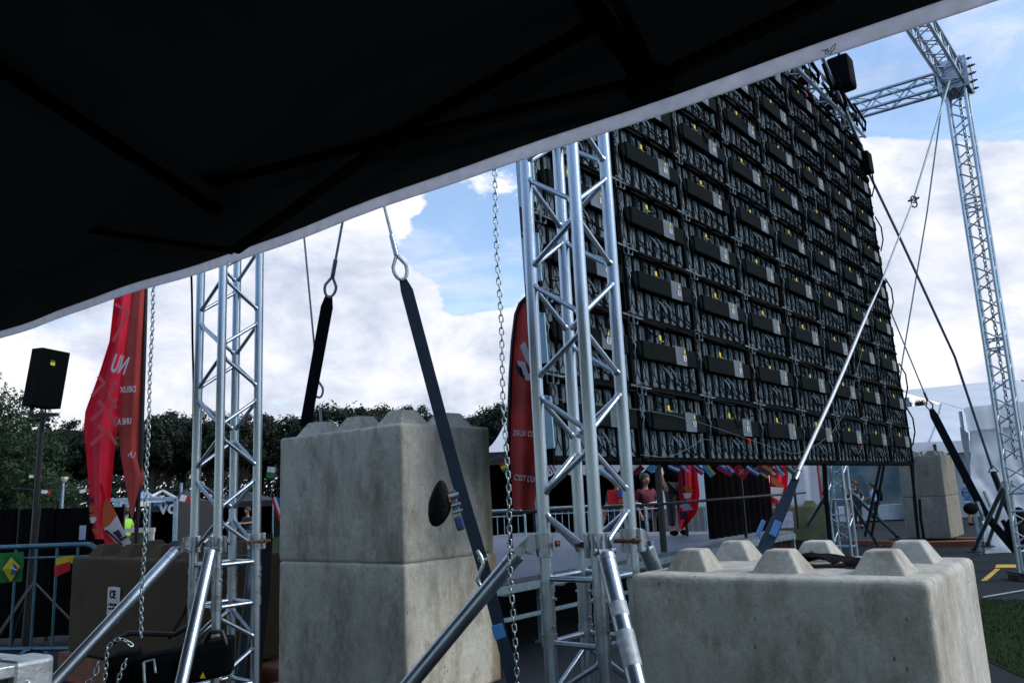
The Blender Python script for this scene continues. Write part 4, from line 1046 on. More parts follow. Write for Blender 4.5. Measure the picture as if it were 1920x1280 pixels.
o_ = at(246, 794, 8.12); text('lettering', 'UNE A', .085, o_, V((1, 0, .02)), UP, WHITEC, f2, .002, True, 0, 'LEFT', .55)
o_ = at(252, 858, 8.12); text('lettering', 'LA', .085, o_, V((1, 0, -.3)), UP, WHITEC, f2, .002, True, 0, 'LEFT', .7)

ban2 = thing('feather_banner', 'red feather banner with a rounded top just left of the nearest truss tower', 'banner', V((at(965, 950, 9.0).x, 9.0, 0)), 0, 'red feather banners')
M_l = [(985, 558), (975, 568), (968, 590), (962, 640), (958, 700), (956, 780), (956, 850), (962, 955)]
M_r = [(986, 558), (1012, 566), (1022, 590), (1026, 640), (1026, 700), (1024, 780), (1022, 850), (1000, 955)]
b = MB(); b.sheet(cloth(M_l, M_r, 558, 955, 9.0, 14, 40, 3.1, .035), .002, V((0, 1, 0))); f4 = b.build('fabric', REDB, ban2)
b = MB(); b.tube([at(x, y, 9.02) for x, y in [(1000, 557), (985, 559), (975, 569), (967, 590), (961, 640), (957, 700), (954, 780), (953, 850), (955, 955)]] + [V((at(955, 955, 9.0).x, 9.02, 0))], .022, 8); b.build('pole', BLACKM, ban2)
for q in ([(975, 648), (984, 640), (992, 660), (994, 690), (984, 672)], [(970, 676), (984, 678), (990, 700), (978, 706)], [(984, 700), (996, 700), (994, 714), (985, 712)]): patch('printed_band', q, 8.94, WHITEC, f4)
patch('printed_band', [(984, 628), (996, 634), (996, 656), (988, 648)], 8.94, ORANGEC, f4)
patch('printed_band', [(965, 680), (978, 690), (984, 712), (970, 700)], 8.94, DARKC, f4)
text('lettering', 'DEUX COULEURS', .085, at(962, 816, 8.92), at(1012, 819, 8.92) - at(962, 816, 8.92), UP, WHITEC, f4, .002, False, .1, 'LEFT', .62)
text('lettering', "C'EST L'UNE", .085, at(963, 899, 8.92), at(1000, 903, 8.92) - at(963, 899, 8.92), UP, WHITEC, f4, .002, False, .1, 'LEFT', .62)
for lab, l_, r_, y0, y1, Y, pz in (('red feather banner with orange and white print hanging below the screen beside the dark figure', [(1273, 850), (1272, 900), (1275, 940), (1272, 965), (1274, 990)], [(1305, 850), (1309, 900), (1312, 925), (1308, 960), (1280, 992)], 850, 991, 13.0, 0),
                               ('red feather banner with white print below the screen right of the black drape', [(1442, 850), (1443, 900), (1445, 945)], [(1476, 850), (1478, 890), (1474, 945)], 850, 943, 14.5, 1)):
    o = thing('feather_banner', lab, 'banner', V((at(l_[0][0], 980, Y).x, Y, 0)), 0, 'red feather banners')
    b = MB(); b.sheet(cloth(l_, r_, y0, y1, Y, 12, 20, 3.0, .07), .003, V((0, 1, 0))); f = b.build('fabric', RED, o)
    b = MB(); q = at(l_[0][0] - 1, 800, Y); b.tube([q, V((q.x, Y, 0))], .02, 6); b.build('pole', BLACKM, o)
    if not pz:
        patch('printed_band', [(1281, 914), (1290, 908), (1300, 918), (1297, 924), (1287, 922)], Y - .12, ORANGEC, f)
        patch('printed_band', [(1281, 924), (1298, 924), (1292, 934), (1284, 934)], Y - .12, WHITEC, f); patch('printed_band', [(1273, 948), (1288, 942), (1300, 954), (1284, 957)], Y - .12, LBLUE, f)
        patch('printed_band', [(1274, 958), (1290, 958), (1288, 972), (1276, 974)], Y - .12, DARKC, f)
    else:
        patch('printed_band', [(1446, 892), (1458, 898), (1472, 912), (1462, 914), (1447, 906)], Y - .12, ORANGEC, f)
        patch('printed_band', [(1445, 912), (1470, 914), (1462, 938), (1446, 930)], Y - .12, WHITEC, f); patch('printed_band', [(1450, 872), (1456, 886), (1449, 888)], Y - .12, WHITEC, f)

# ---------------------------------------------------------------- bunting
FL = {}
def flagq(par, px, py, w_, h_, Y, cols, ang, mode='v', emblem=None, name='flag'):
    c0 = at(px, py, Y); sc = Y / 1530
    xd = V((math.cos(ang), .15, -math.sin(ang))).normalized(); yd = V((math.sin(ang), 0, math.cos(ang))) * -1
    b = MB(); k = len(cols)
    mats = []
    nx = 12
    for i in range(nx):
        u0, u1 = i / nx, (i + 1) / nx
        for r in range(6):
            v0, v1 = r / 6, (r + 1) / 6
            def P(u, v): return c0 + xd * (u * w_ * sc) + yd * (v * h_ * sc) + V((0, 1, 0)) * (.25 * w_ * sc * math.sin(u * 4.2 + v * 1.2) * u)
            idx = min(k - 1, int((u0 if mode == 'v' else v0) * k)); mt = cols[idx]
            if mt not in mats: mats.append(mt)
            b.cur = mats.index(mt); b.add([P(u0, v0), P(u1, v0), P(u1, v1), P(u0, v1)], [(0, 1, 2, 3)], True)
    if emblem == 'cross':
        if WHC not in mats: mats.append(WHC)
        b.cur = mats.index(WHC); cc = c0 + xd * w_ * sc * .5 + yd * h_ * sc * .5 - V((0, .25 * w_ * sc, 0)); 
        b.bar(cc - xd * w_ * sc * .22, cc + xd * w_ * sc * .22, .11 * h_ * sc, .004, V((0, 1, 0))); b.bar(cc - yd * h_ * sc * .3, cc + yd * h_ * sc * .3, .11 * h_ * sc, .004, V((0, 1, 0)))
    return b.build(name, mats, par)
def bunting(label, flags, line_pts, Y):
    o = thing('bunting', label, 'bunting', at(*line_pts[0], Y), 0, 'strings of little flags')
    b = MB(); b.tube([at(x, y, Y) for x, y in line_pts], .006, 5); b.build('string', WIREM, o)
    for f in flags: flagq(o, *f[:4], Y, *f[4:])
    return o
bunting('string of many national flags strung just below the screen over the stage', [
    (1198, 866, 16, 22, [WHC, MAR, MAR], .9, 'v'), (1222, 866, 14, 16, [CYA], .8), (1256, 866, 22, 12, [BLU, WHC, BLU], .5, 'h'), (1283, 866, 18, 10, [BLU, WHC, RED, WHC, BLU], .9, 'h'), (1303, 866, 24, 13, [BLU, WHC, REDC, BLU], .7, 'h'),
    (1326, 866, 26, 13, [YELC, CYA, CYA], 1.0, 'h'), (1350, 866, 30, 14, [WHC, BLU, REDC], .6, 'h'), (1366, 868, 18, 10, [REDC, WHC, BLU], .8, 'h'), (1384, 868, 26, 18, [REDC], .75, 'v', 'cross'), (1404, 868, 26, 13, [BLU, WHC, BLU], .65, 'h'),
    (1422, 868, 28, 14, [REDC, BLU, YELC], .7, 'h'), (1432, 868, 18, 12, [YELC, YELC, REDC], .6, 'h'), (1442, 868, 22, 12, [REDC, WHC], .8, 'h'), (1461, 868, 22, 12, [BLU, WHC, CYA], 1.0, 'h'), (1480, 868, 20, 13, [WHC, GRN], .8, 'h'), (1492, 868, 18, 10, [BLU, YELC, BLU], 1.0, 'h')],
    [(1190, 866), (1250, 865), (1320, 866), (1400, 867), (1500, 868)], 9.6)
bunting('short string with a yellow, red and green flag beside the near block stack', [(936, 870, 16, 16, [REDC, YELC, GRN], -.4, 'h')], [(918, 862), (935, 855), (952, 858)], 11)
bunting('striped flag and white pennants below the left corner of the screen', [(1036, 868, 15, 17, [BLU, WHC, REDC, WHC, BLU, WHC], 1.1, 'h'), (1022, 872, 12, 18, [WHC], .6), (1142, 868, 22, 14, [BLU, WHC, BLU], .9, 'h')], [(1018, 870), (1060, 864), (1150, 867), (1185, 868)], 11.5)
bunting('string with a red, white and blue flag and a green flag by the near stack', [(508, 934, 13, 46, [REDC, WHC, BLU], -.35, 'v'), (502, 874, 16, 20, [WHC, GRN], .15, 'h')], [(517, 870), (514, 905), (507, 932)], 7.6)
bunting('distant string with small red and white flags across the park', [(78, 918, 20, 6, [WHC, REDC], .15), (149, 917, 22, 7, [WHC, REDC], -.1), (340, 926, 20, 12, [WHC, REDC], .3), (388, 920, 14, 10, [REDC, WHC], .5), (55, 890, 9, 5, [WHC], .1)], [(20, 915), (100, 918), (200, 916), (300, 918), (400, 922)], 20)

# ---------------------------------------------------------------- stage below and behind the screen
E0 = atz(1000, 1078, .63); E0 = V((E0.x, E0.y, 0))
stg = thing('stage', 'low grey stage on steel legs behind the nearest tower, below the screen', 'stage', E0 + D * 3, 0)
S0, S1, SDp = -1.2, 6.6, 5.4
Rdn = Matrix((D, N, UP)).transposed()
def sp_(a, c, z): return E0 + D * a + N * c + UP * z
k = 0
a = S0
while a < S1 - .1:
    for c in range(5):
        b = MB(); b.box(sp_(a + .645, c * 1.1 + .55, .605), (1.285, 1.09, .045), Rdn, .003); b.build('deck_panel', DECK, stg)
    a += 1.3
b = MB(); b.box(sp_((S0 + S1) / 2, .0, .545), (S1 - S0, .05, .075), Rdn, .004); b.box(sp_((S0 + S1) / 2, .03, .28), (S1 - S0, .04, .04), Rdn, .004); b.box(sp_(S0, SDp / 2, .545), (.05, SDp, .075), Rdn, .004); b.build('edge_rail', GALV, stg)
a = S0 + .05
while a < S1 + .1:
    for c in (.05, 2.7, 5.3):
        b = MB(); b.box(sp_(a, c, .27), (.05, .05, .54), Rdn, .004); b.box(sp_(a, c, .01), (.1, .1, .02), Rdn); b.build('leg', GALV, stg)
    a += 1.3
# railing: black posts and a thin rail
rz = 1.20
ral = thing('stage_railing', 'dark railing with a thin top rail along the back edge of the stage', 'railing', E0 + UP * .63)
b = MB(); b.tube([onplane(905, 964, E0 + N * .05, N), onplane(1230, 945, E0 + N * .05, N), onplane(1510, 923, E0 + N * .05, N)], .018, 8); b.build('top_rail', STEELD, ral)
for px in (1238, 1393, 1492):
    q = onplane(px, 940, E0 + N * .08, N); wv = .06 if px == 1238 else .035
    b = MB(); b.box(V((q.x, q.y, (.63 + 1.95) / 2)), (wv, wv, 1.95 - .63), Rdn, .004); b.build('post', BLACKM, ral)
for px0, px1, lab in ((1325, 1392, 'left half of the two'), (1391, 1448, 'right half of the two')):
    q0 = onplane(px0, 940, E0 + N * .25, N); q1 = onplane(px1, 940, E0 + N * .25, N); rows = []
    for i in range(9):
        z = .66 + (1.9 - .66) * (1 - i / 8); rows.append([V((q0.x, q0.y, 0)).lerp(V((q1.x, q1.y, 0)), j / 30) + N * .03 * math.sin(j * 1.1) + UP * z for j in range(31)])
    b = MB(); b.sheet(rows, .004, N); tag(b.build('black_drape', DRAPE), 'black drape hanging at the stage edge below the screen, %s' % lab, 'drape', 'stage drapes')
# crowd barriers
def barrier(label, p, q, h=1.1, mat=GALV, bars=None, r=.019, z0=.0, group='steel crowd barriers', rb=.008):
    p, q = V((p[0], p[1], z0)), V((q[0], q[1], z0)); o = thing('crowd_barrier', label, 'barrier', (p + q) / 2, 0, group)
    u = (q - p).normalized(); Ln = (q - p).length; ha = .14
    loop = [p + UP * .15] + [p + UP * (h - ha)] + [p + u * ha * (1 - math.cos(g)) + UP * (h - ha + ha * math.sin(g)) for g in (.4, .8, 1.2, 1.57)] + [q - u * ha * (1 - math.cos(g)) + UP * (h - ha + ha * math.sin(g)) for g in (1.57, 1.2, .8, .4)] + [q + UP * (h - ha), q + UP * .15]
    b = MB(); b.tube(loop, r, 8, True, True); b.tube([p + UP * .16, q + UP * .16], r * .8, 8); b.tube([p + UP * (h - .11), q + UP * (h - .11)], r * .5, 6); b.build('frame', mat, o)
    nb = bars or max(3, round(Ln / .13)); 
    for i in range(1, nb):
        s_ = p + u * (Ln * i / nb); b = MB(); b.tube([s_ + UP * .16, s_ + UP * (h - .02)], rb, 6); b.build('bar', mat, o)
    sd = u.cross(UP)
    for s_ in (.25, .75):
        c = p + u * Ln * s_; b = MB(); b.tube([c - sd * .28 + UP * .012, c - sd * .08 + UP * .15, c + sd * .08 + UP * .15, c + sd * .28 + UP * .012], r * .9, 6); b.build('foot', mat, o)
    return o
lb0, lb1 = at(-260, 1046, 8.5), at(186, 1019, 7.95)
barrier('blue grey crowd barrier at the left edge with two flags hanging on it', lb0, lb1, 1.105, BLUET, 12, .026, 0.0, 'steel crowd barriers', .013)
bz = 15.2
for i, (x0, x1) in enumerate(((880, 985), (1018, 1128), (1130, 1212), (1214, 1258), (1262, 1334), (1344, 1420))):
    p = at(x0, 985, bz + i * .25); q = at(x1, 985, bz + i * .25 + .15)
    barrier(('distant barrier left of the nearest tower', 'distant barrier with a red and blue sign, seen through the nearest tower', 'distant barrier just right of the nearest tower', 'distant barrier between the white panel and the black post', 'distant barrier behind the hanging red banner', 'distant barrier behind the black drapes')[i], p, q, 1.1, GALV, None, .022, 0.0)
o = thing('banner_sign', 'small red and blue sign panel on a distant barrier', 'sign', at(1160, 940, 14.8))
b = MB(); q = [at(1139, 918, 14.8), at(1180, 916, 14.8), at(1180, 944, 14.8), at(1139, 946, 14.8)]
b.sheet([[q[0], q[1]], [q[3], q[2]]], .02, V((0, 1, 0))); b.build('board', REDC, o)
b = MB(); b.sheet([[at(1158, 917, 14.77), at(1178, 917, 14.77)], [at(1158, 931, 14.77), at(1178, 930, 14.77)]], .01, V((0, 1, 0))); b.build('blue_panel', BLU, o)
b = MB(); b.sheet([[at(1160, 935, 14.77), at(1176, 934, 14.77)], [at(1160, 942, 14.77), at(1176, 941, 14.77)]], .01, V((0, 1, 0))); b.build('orange_panel', ORANGEC, o)
# flags on the left barrier
def barrier_flag(label, name, build):
    o = thing(name, label, 'flag', at(30, 1090, 8.1)); build(o); return o
def brazil(o):
    def P(x, y, dy=0): return at(x, y, 8.10 + .03 * math.sin(x * .12) - dy)
    b = MB(); b.sheet([[P(-6 + 50 * j / 10 - (3 if i > 4 else 0) * i / 8, 1037 + 56 * i / 8 - 4 * (j / 10)) for j in range(11)] for i in range(9)], .003, V((0, 1, 0))); f = b.build('cloth', GRN, o)
    def disc(pts, mat, dy):
        b = MB(); q = [P(x, y, dy) for x, y in pts]; b.poly(q); b.poly([p + V((0, .002, 0)) for p in q][::-1]); b.build('emblem', mat, f)
    disc([(4, 1066), (21, 1044), (38, 1062), (20, 1090)], YELC, .05); disc([(21 + 11 * math.cos(g), 1066 + 11 * math.sin(g)) for g in [6.283 * k / 16 for k in range(16)]], BLU, .06)
    disc([(11, 1063), (20, 1062), (31, 1067), (31, 1069), (20, 1064.5), (11, 1065)], WHC, .07)
barrier_flag('green flag with a yellow diamond and blue disc on the left barrier', 'barrier_flag', brazil)
def yelred(o):
    def P(x, y): return at(x, y, 7.93 + .03 * math.sin(x * .15))
    def P2(x, y): return P(x, y) - V((0, .03, 0))
    b = MB(); b.sheet([[P(105 + 34 * j / 8, 1042 - 2 * j / 8 + 14 * i / 3 + 4 * (1 - j / 8)) for j in range(9)] for i in range(4)], .003, V((0, 1, 0))); b.build('yellow_stripe', YELC, o)
    b = MB(); b.sheet([[P2(105 + 30 * j / 8, 1054.5 - 3 * j / 8 + 22 * i / 3 * (1 - .25 * j / 8) + 5 * (1 - j / 8)) for j in range(9)] for i in range(4)], .003, V((0, 1, 0))); b.build('red_stripe', REDC, o)
barrier_flag('yellow and red flag between the left barrier and the dark block', 'barrier_flag', yelred)

# ---------------------------------------------------------------- flight case, loudspeaker, dark fence, lamp post
ck = at(66, 1236, 2.40)
cax = (at(0, 1207, 2.72) - at(82, 1220, 2.52)); 
ctop = 1.0
K = [atz(74, 1226, ctop)]
e1_ = (atz(0, 1262, ctop) - atz(60, 1251, ctop)); e1_.z = 0; e1_.normalize()
kc = atz(78, 1234, ctop); ax = V((-.86, .50, 0)).normalized(); ay = V((-.50, -.86, 0)).normalized()
# corner kc is the right-most top corner; the case runs away to the left (ax) and towards us-left (ay)
cs = thing('flight_case', 'black flight case with aluminium edges at the lower left corner', 'flight case', V((kc.x, kc.y, 0)) + ax * .5 + ay * .3)
Rc = Matrix((ax, ay, UP)).transposed(); cc = V((kc.x, kc.y, 0)) + ax * .5 + ay * .32
b = MB(); b.box(cc + UP * (ctop / 2 + .04), (.985, .625, ctop - .1), Rc, .004); b.build('body', CASE, cs)
b = MB()
for s_ in (-1, 1):
    for q in (-1, 1):
        b.box(cc + ay * .32 * s_ + UP * (ctop - .016 if q > 0 else .11), (1.0, .034, .032), Rc, .004); b.box(cc + ax * .5 * s_ + UP * (ctop - .016 if q > 0 else .11), (.034, .64, .032), Rc, .004)
        b.box(cc + ax * .5 * s_ + ay * .32 * q + UP * (ctop / 2 + .04), (.032, .032, ctop - .16), Rc, .004)
    b.box(cc + ay * .318 * s_ + UP * (ctop - .11), (1.0, .022, .05), Rc, .003); b.box(cc + ax * .498 * s_ + UP * (ctop - .11), (.022, .64, .05), Rc, .003)
b.build('aluminium_edging', CASEM, cs)
for s_ in (-1, 1):
    for q in (-1, 1):
        c0 = cc + ax * .5 * s_ + ay * .32 * q + UP * (ctop - .03)
        b = MB(); b.box(c0 - ax * .03 * s_ - ay * .03 * q - UP * .01, (.11, .11, .10), Rc, .016, 3)
        for dx, dy in ((ax * s_, ay * q), (ay * q, ax * s_)): b.ball(c0 - dy * .05 + dx * .026 - UP * .025, .010, 8, 6)
        b.build('corner_cap', CASEM, cs)
for s_ in (-.4, .4):
    for q in (-.26, .26):
        b = MB(); c0 = cc + ax * s_ + ay * q; b.tube([c0 + UP * .05 - ay * .018, c0 + UP * .05 + ay * .018], .05, 14); b.box(c0 + UP * .085, (.05, .05, .03), Rc); b.build('castor', BLACK, cs)

sk = at(85, 710, 9.0); spk = thing('loudspeaker', 'black loudspeaker on top of the tall pole at the left', 'loudspeaker', sk)
ang = math.radians(28); Rs = Matrix.Rotation(-ang, 3, 'Z') @ Matrix.Rotation(math.radians(-5), 3, 'X') @ Matrix.Rotation(math.radians(3), 3, 'Y')
b = MB(); wq, dq, hq = .27, .30, .64
pts = [(-.5, -.5), (.5, -.5), (.36, .5), (-.36, .5)]
vs = [sk + Rs @ V((x * wq, -y * dq, z * hq / 2)) for z in (-1, 1) for x, y in pts]
b.add(vs, [(0, 1, 2, 3), (7, 6, 5, 4), (0, 4, 5, 1), (1, 5, 6, 2), (2, 6, 7, 3), (3, 7, 4, 0)]); b.build('cabinet', BLACK, spk)
b = MB(); b.box(sk + Rs @ V((-wq * .45, 0, 0)), (.02, .05, .12), Rs, .004); b.build('handle', BLACKM, spk)
rl = sk + Rs @ V((wq * .437, -.02, .16)); b = MB(); b.box(rl, (.012, .05, .035), Rs); b.mat(1); b.box(rl + UP * .03, (.012, .05, .02), Rs); b.build('rating_label', [YEL, GRN], spk)
spp = at(80, 800, 9.0); pl_ = thing('speaker_stand', 'tall black speaker pole with a yoke bracket holding the loudspeaker', 'speaker stand', V((spp.x, spp.y, 0)))
tp = at(80, 778, 9.0)
b = MB(); b.tube([V((spp.x - .05, spp.y, 0)), V((tp.x, tp.y, tp.z))], .030, 8); b.tube([V((spp.x - .05, spp.y, 0)), V((tp.x, tp.y, 1.5))], .042, 8); b.build('pole', BLACKM, pl_)
b = MB(); b.box(tp + V((.02, 0, .0)), (.30, .06, .035)); b.bar(tp + V((-.13, 0, 0)), tp + V((-.115, 0, .42)), .05, .02); b.ball(tp + V((-.03, -.03, -.04)), .03, 6, 4); b.ball(tp + V((.08, -.03, -.05)), .03, 6, 4); b.ball(tp + V((.07, -.02, -.12)), .03, 6, 4); b.build('yoke', BLACKM, pl_)
for g in (0.3, 2.4, 4.5):
    b = MB(); b.tube([V((spp.x, spp.y, .7)), V((spp.x + .6 * math.cos(g), spp.y + .6 * math.sin(g), .02))], .018, 6); b.build('leg', BLACKM, pl_)

fn = thing('screened_fence', 'fence covered with black cloth at the left behind the barrier', 'fence', at(80, 980, 9.6))
def fence_pt(px, z, Y=9.6): p = at(px, 950, Y); return V((p.x, Y, z))
r9 = random.Random(2)
pan = [(-120, -20), (-20, 38), (38, 100), (100, 170), (170, 232)]
for k, (x0, x1) in enumerate(pan):
    zt = 1.50 - .012 * k
    rows = [[fence_pt(x0 + (x1 - x0) * j / 8, .05 + (zt - .05) * (1 - i / 6), 9.6 + .02 * math.sin(j * 1.7 + k) + (.05 if k % 2 else 0)) for j in range(9)] for i in range(7)]
    b = MB(); b.sheet(rows, .01, V((0, 1, 0))); b.build('cloth_panel', DRAPE, fn)
    b = MB(); q = fence_pt(x1, 0, 9.66); b.tube([q, q + UP * (zt + .03)], .02, 6); b.build('post', STEELD, fn)
b = MB(); q = fence_pt(157, 1.18, 9.55); b.box(q, (.07, .01, .16)); b.build('notice', LBLUE, fn)
for px, h_, lab in ((118, 905, 'slim park lamp post with a pale bowl lamp behind the fence'),):
    q = at(px, h_, 26); lp = thing('street_lamp', lab, 'street lamp', V((q.x, 26, 0)))
    b = MB(); b.tube([V((q.x, 26, 0)), V((q.x, 26, q.z))], .055, 8); b.build('post', GALV, lp)
    b = MB(); b.tube([V((q.x, 26, q.z)), V((q.x, 26, q.z + .02)), V((q.x, 26, q.z + .17)), V((q.x, 26, q.z + .19))], [.06, .09, .17, .10], 12); b.build('lamp_bowl', LENS, lp)
q = at(340, 935, 27); b = MB(); b.tube([V((q.x, 27, 0)), at(340, 905, 27)], .05, 8); tag(b.build('steel_post', GALV), 'thin blue grey post standing in the park left of the left tower', 'post')

# ---------------------------------------------------------------- park stalls at the left
def gazebo(label, px0, px1, pyr, pye, Y, roofm, wallm=None, valm=None, group='pop up stall tents', dp=3.0, scal=False, legs=True):
    p, q = at(px0, pye, Y), at(px1, pye, Y); ze = (p.z + q.z) / 2; p.z = q.z = ze; zr = at((px0 + px1) / 2, pyr, Y + dp / 2).z; dY = V((0, dp, 0))
    o = thing('stall_tent', label, 'stall tent', V(((p.x + q.x) / 2, Y + dp / 2, 0)), 0, group)
    apex = V(((p.x + q.x) / 2, Y + dp / 2, zr)); rows = []
    b = MB()
    cs_ = [p, q, q + dY, p + dY]
    for k in range(4):
        a, c = cs_[k], cs_[(k + 1) % 4]; rows = [[a.lerp(c, j / 8).lerp(apex, i / 8) - UP * .12 * math.sin(math.pi * i / 8) for j in range(9)] for i in range(9)]
        b.grid(rows)
    b.build('roof', roofm, o)
    b = MB()
    for k in range(4):
        a, c = cs_[k], cs_[(k + 1) % 4]; m = max(2, int((c - a).length / .3)); h_ = .26
        for j in range(m):
            s_, e_ = a.lerp(c, j / m), a.lerp(c, (j + 1) / m)
            if scal: b.add([s_, e_, e_ - UP * h_ * .6] + [s_.lerp(e_, .5 + .5 * math.cos(g)) - UP * (h_ * .6 + h_ * .4 * math.sin(g)) for g in (.5, 1.0, 1.57, 2.1, 2.6)] + [s_ - UP * h_ * .6], [list(range(9))])
            else: b.add([s_, e_, e_ - UP * h_, s_ - UP * h_], [(0, 1, 2, 3)])
    b.build('valance', valm or roofm, o)
    if legs:
        for c in cs_: b = MB(); b.box(V((c.x, c.y, ze / 2)), (.05, .05, ze)); b.build('leg', GALV, o)
    if wallm:
        b = MB()
        for a, c in ((cs_[1], cs_[2]), (cs_[2], cs_[3]), (cs_[3], cs_[0])): b.sheet([[V((a.x, a.y, z)), V((c.x, c.y, z))] for z in (ze - .05, .02)], .01, (c - a).cross(UP).normalized())
        b.build('side_wall', wallm, o)
    return o
PRINT = plain('black_stall_print', (.010, .011, .013), .6)
gz = gazebo('black stall tent with pale lettering in the park behind the left tower', 282, 330, 918, 940, 22, PRINT, PRINT)
text('lettering', 'vo', .5, at(298, 963, 21.9), V((1, 0, 0)), UP, WHITEC, gz, .004)
text('lettering', 'no', .24, at(288, 938, 21.85), V((1, 0, .1)), UP, WHITEC, gz, .004); text('lettering', 'rors', .2, at(288, 949, 21.85), V((1, 0, .1)), UP, CYA, gz, .004)
b = MB(); b.tube([at(283, 931, 21.8), at(306, 920, 22.4), at(330, 934, 21.8)], .05, 6); b.build('pale_piping', WHITEC, gz)
gz2 = gazebo('small pale blue stall canopy to the left of the black stall', 216, 240, 919, 933, 24, plain('pale_blue_canopy', (.16, .30, .50), .6), None, WHITEC)
gazebo('wide black stall tent in the park, seen through the left tower', 350, 512, 917, 940, 36, PRINT, DRAPE, PRINT)
fr = thing('goal_frame', 'square steel tube frame standing on the park lawn beside the red banner', 'steel frame', at(262, 960, 19))
b = MB(); b.bar(at(206, 937, 19), at(332, 935, 19), .08, .08); b.bar(at(220, 936, 19), V((at(220, 936, 19).x, 19, 0)), .10, .08); b.bar(at(330, 936, 19), V((at(330, 936, 19).x, 19, 0)), .08, .08); b.build('tube_frame', GALV, fr)
b = MB(); b.bar(at(228, 994, 17), at(290, 993, 17), .07, .09); b.bar(V((at(232, 994, 17).x, 17, 0)), at(232, 994, 17), .06, .06); b.bar(V((at(286, 994, 17).x, 17, 0)), at(286, 994, 17), .06, .06)
tag(b.build('kerb_rail', plain('pale_rail', (.50, .46, .42), .7)), 'low pale rail on the lawn behind the red banner', 'rail')

# ---------------------------------------------------------------- stalls and tents behind the stage
def tent_box(name, label, x0, x1, Y, yt, dp, mat, cat='tent', group=None, roofrise=.0):
    p, q = at(x0, yt, Y), at(x1, yt, Y); o = thing(name, label, cat, V(((p.x + q.x) / 2, Y + dp / 2, 0)), 0, group)
    return o, p, q
st = gazebo('dark food stall with a white scalloped awning below the left half of the screen', 1012, 1236, 845, 868, 19, TENTG, DRAPE, WHITEC, 'pop up stall tents', 3, True)
b = MB(); b.box((at(1205, 926, 18.8).x, 19.2, at(1205, 926, 18.8).z - .1), (.8, .5, .22)); b.build('red_counter', plain('dark_red_counter', (.10, .008, .010), .6), st)
gazebo('dark stall behind the near stack with a white roof and black trim', 905, 1000, 782, 846, 17, TENT, DRAPE, PRINT)
o = thing('side_panel', 'white side panel of a stall standing behind the dark figure', 'panel', V((at(1265, 930, 17).x, 17, 0)))
q = [at(1236, 877, 17), at(1318, 877, 17)]
b = MB(); b.sheet([[V((q[0].x + (q[1].x - q[0].x) * j / 10, 17 + .05 * math.sin(j), q[0].z + .03 * abs(math.sin(j * 1.5)) * (1 if i == 0 else 0) - (q[0].z - .95) * i / 6)) for j in range(11)] for i in range(7)], .01, V((0, 1, 0))); b.build('sheet', TENT, o)
for px in (1236, 1318): b = MB(); w_ = at(px, 900, 17.05); b.tube([V((w_.x, 17.05, 0)), V((w_.x, 17.05, 2.0))], .02, 6); b.build('post', GALV, o)
o = thing('side_panel', 'white tent wall panel right of the red banner, below the screen', 'panel', V((at(1510, 900, 18).x, 18, 0)))
q = [at(1470, 850, 18), at(1529, 850, 18)]
b = MB(); b.sheet([[V((q[0].x + (q[1].x - q[0].x) * j / 10, 18 + .06 * math.sin(j * .9), q[0].z * (1 - i / 6) + .02)) for j in range(11)] for i in range(7)], .01, V((0, 1, 0))); b.build('sheet', TENT, o)
b = MB(); b.tube([V((q[1].x + .02, 18, 0)), V((q[1].x + .02, 18, q[1].z))], .025, 6); b.build('red_edge', REDB, o)
# printed backdrop behind the boys
m, t, bb = newmat('hazy_printed_backdrop'); Lk = t.links; tcx = t.nodes.new('ShaderNodeTexCoord'); nz = t.nodes.new('ShaderNodeTexNoise'); nz.inputs['Scale'].default_value = .8; nz.inputs['Detail'].default_value = 5
Lk.new(tcx.outputs['Object'], nz.inputs['Vector']); rp = t.nodes.new('ShaderNodeValToRGB'); rp.color_ramp.elements[0].position = .42; rp.color_ramp.elements[0].color = (.07, .15, .20, 1); rp.color_ramp.elements[1].position = .66; rp.color_ramp.elements[1].color = (.30, .36, .38, 1)
Lk.new(nz.outputs['Fac'], rp.inputs[0]); Lk.new(rp.outputs[0], bb.inputs['Base Color']); bb.inputs['Roughness'].default_value = .6
o = thing('printed_backdrop', 'blue grey printed backdrop wall behind the two boys', 'backdrop', V((at(1600, 950, 30).x, 30, 0)))
q = [at(1500, 800, 30), at(1712, 800, 30)]; zb0 = at(1600, 940, 30).z
b = MB(); b.sheet([[V((q[0].x, 30, z)), V((q[1].x, 30, z))] for z in (4.2, .02)], .05, V((0, 1, 0))); f = b.build('board', m, o)
patch('printed_band', [(1607, 930), (1610, 905), (1609, 893), (1613, 888), (1617, 892), (1625, 908), (1626, 918), (1640, 940)], 29.9, plain('grey_blue_print', (.11, .16, .19), .6), f)
b = MB(); qa, qb = at(1555, 945, 27), at(1690, 945, 27); b.box(((qa.x + qb.x) / 2, 27, .26), (qb.x - qa.x, .5, .48), None, .02); tag(b.build('low_bench', plain('pale_bench', (.45, .52, .58), .6)), 'long low pale bench in front of the printed backdrop', 'bench')
b = MB()
rr = random.Random(8)
hp_ = at(1530, 925, 20)
rows = [[at(1490 + 75 * j / 16, 0, 20) for j in range(17)] for i in range(2)]
top = [(1490, 926), (1500, 918), (1512, 928), (1524, 918), (1536, 917), (1546, 923), (1556, 926), (1565, 936)]
pts = []
for i in range(17):
    x = 1490 + 75 * i / 16; y = interp([(a_, i_) for a_, i_ in []] or [(0, 0)], 0) if False else 0
    for (xa, ya), (xb, yb) in zip(top, top[1:]):
        if xa <= x <= xb: y = ya + (yb - ya) * (x - xa) / (xb - xa)
    pts.append(at(x, y, 20))
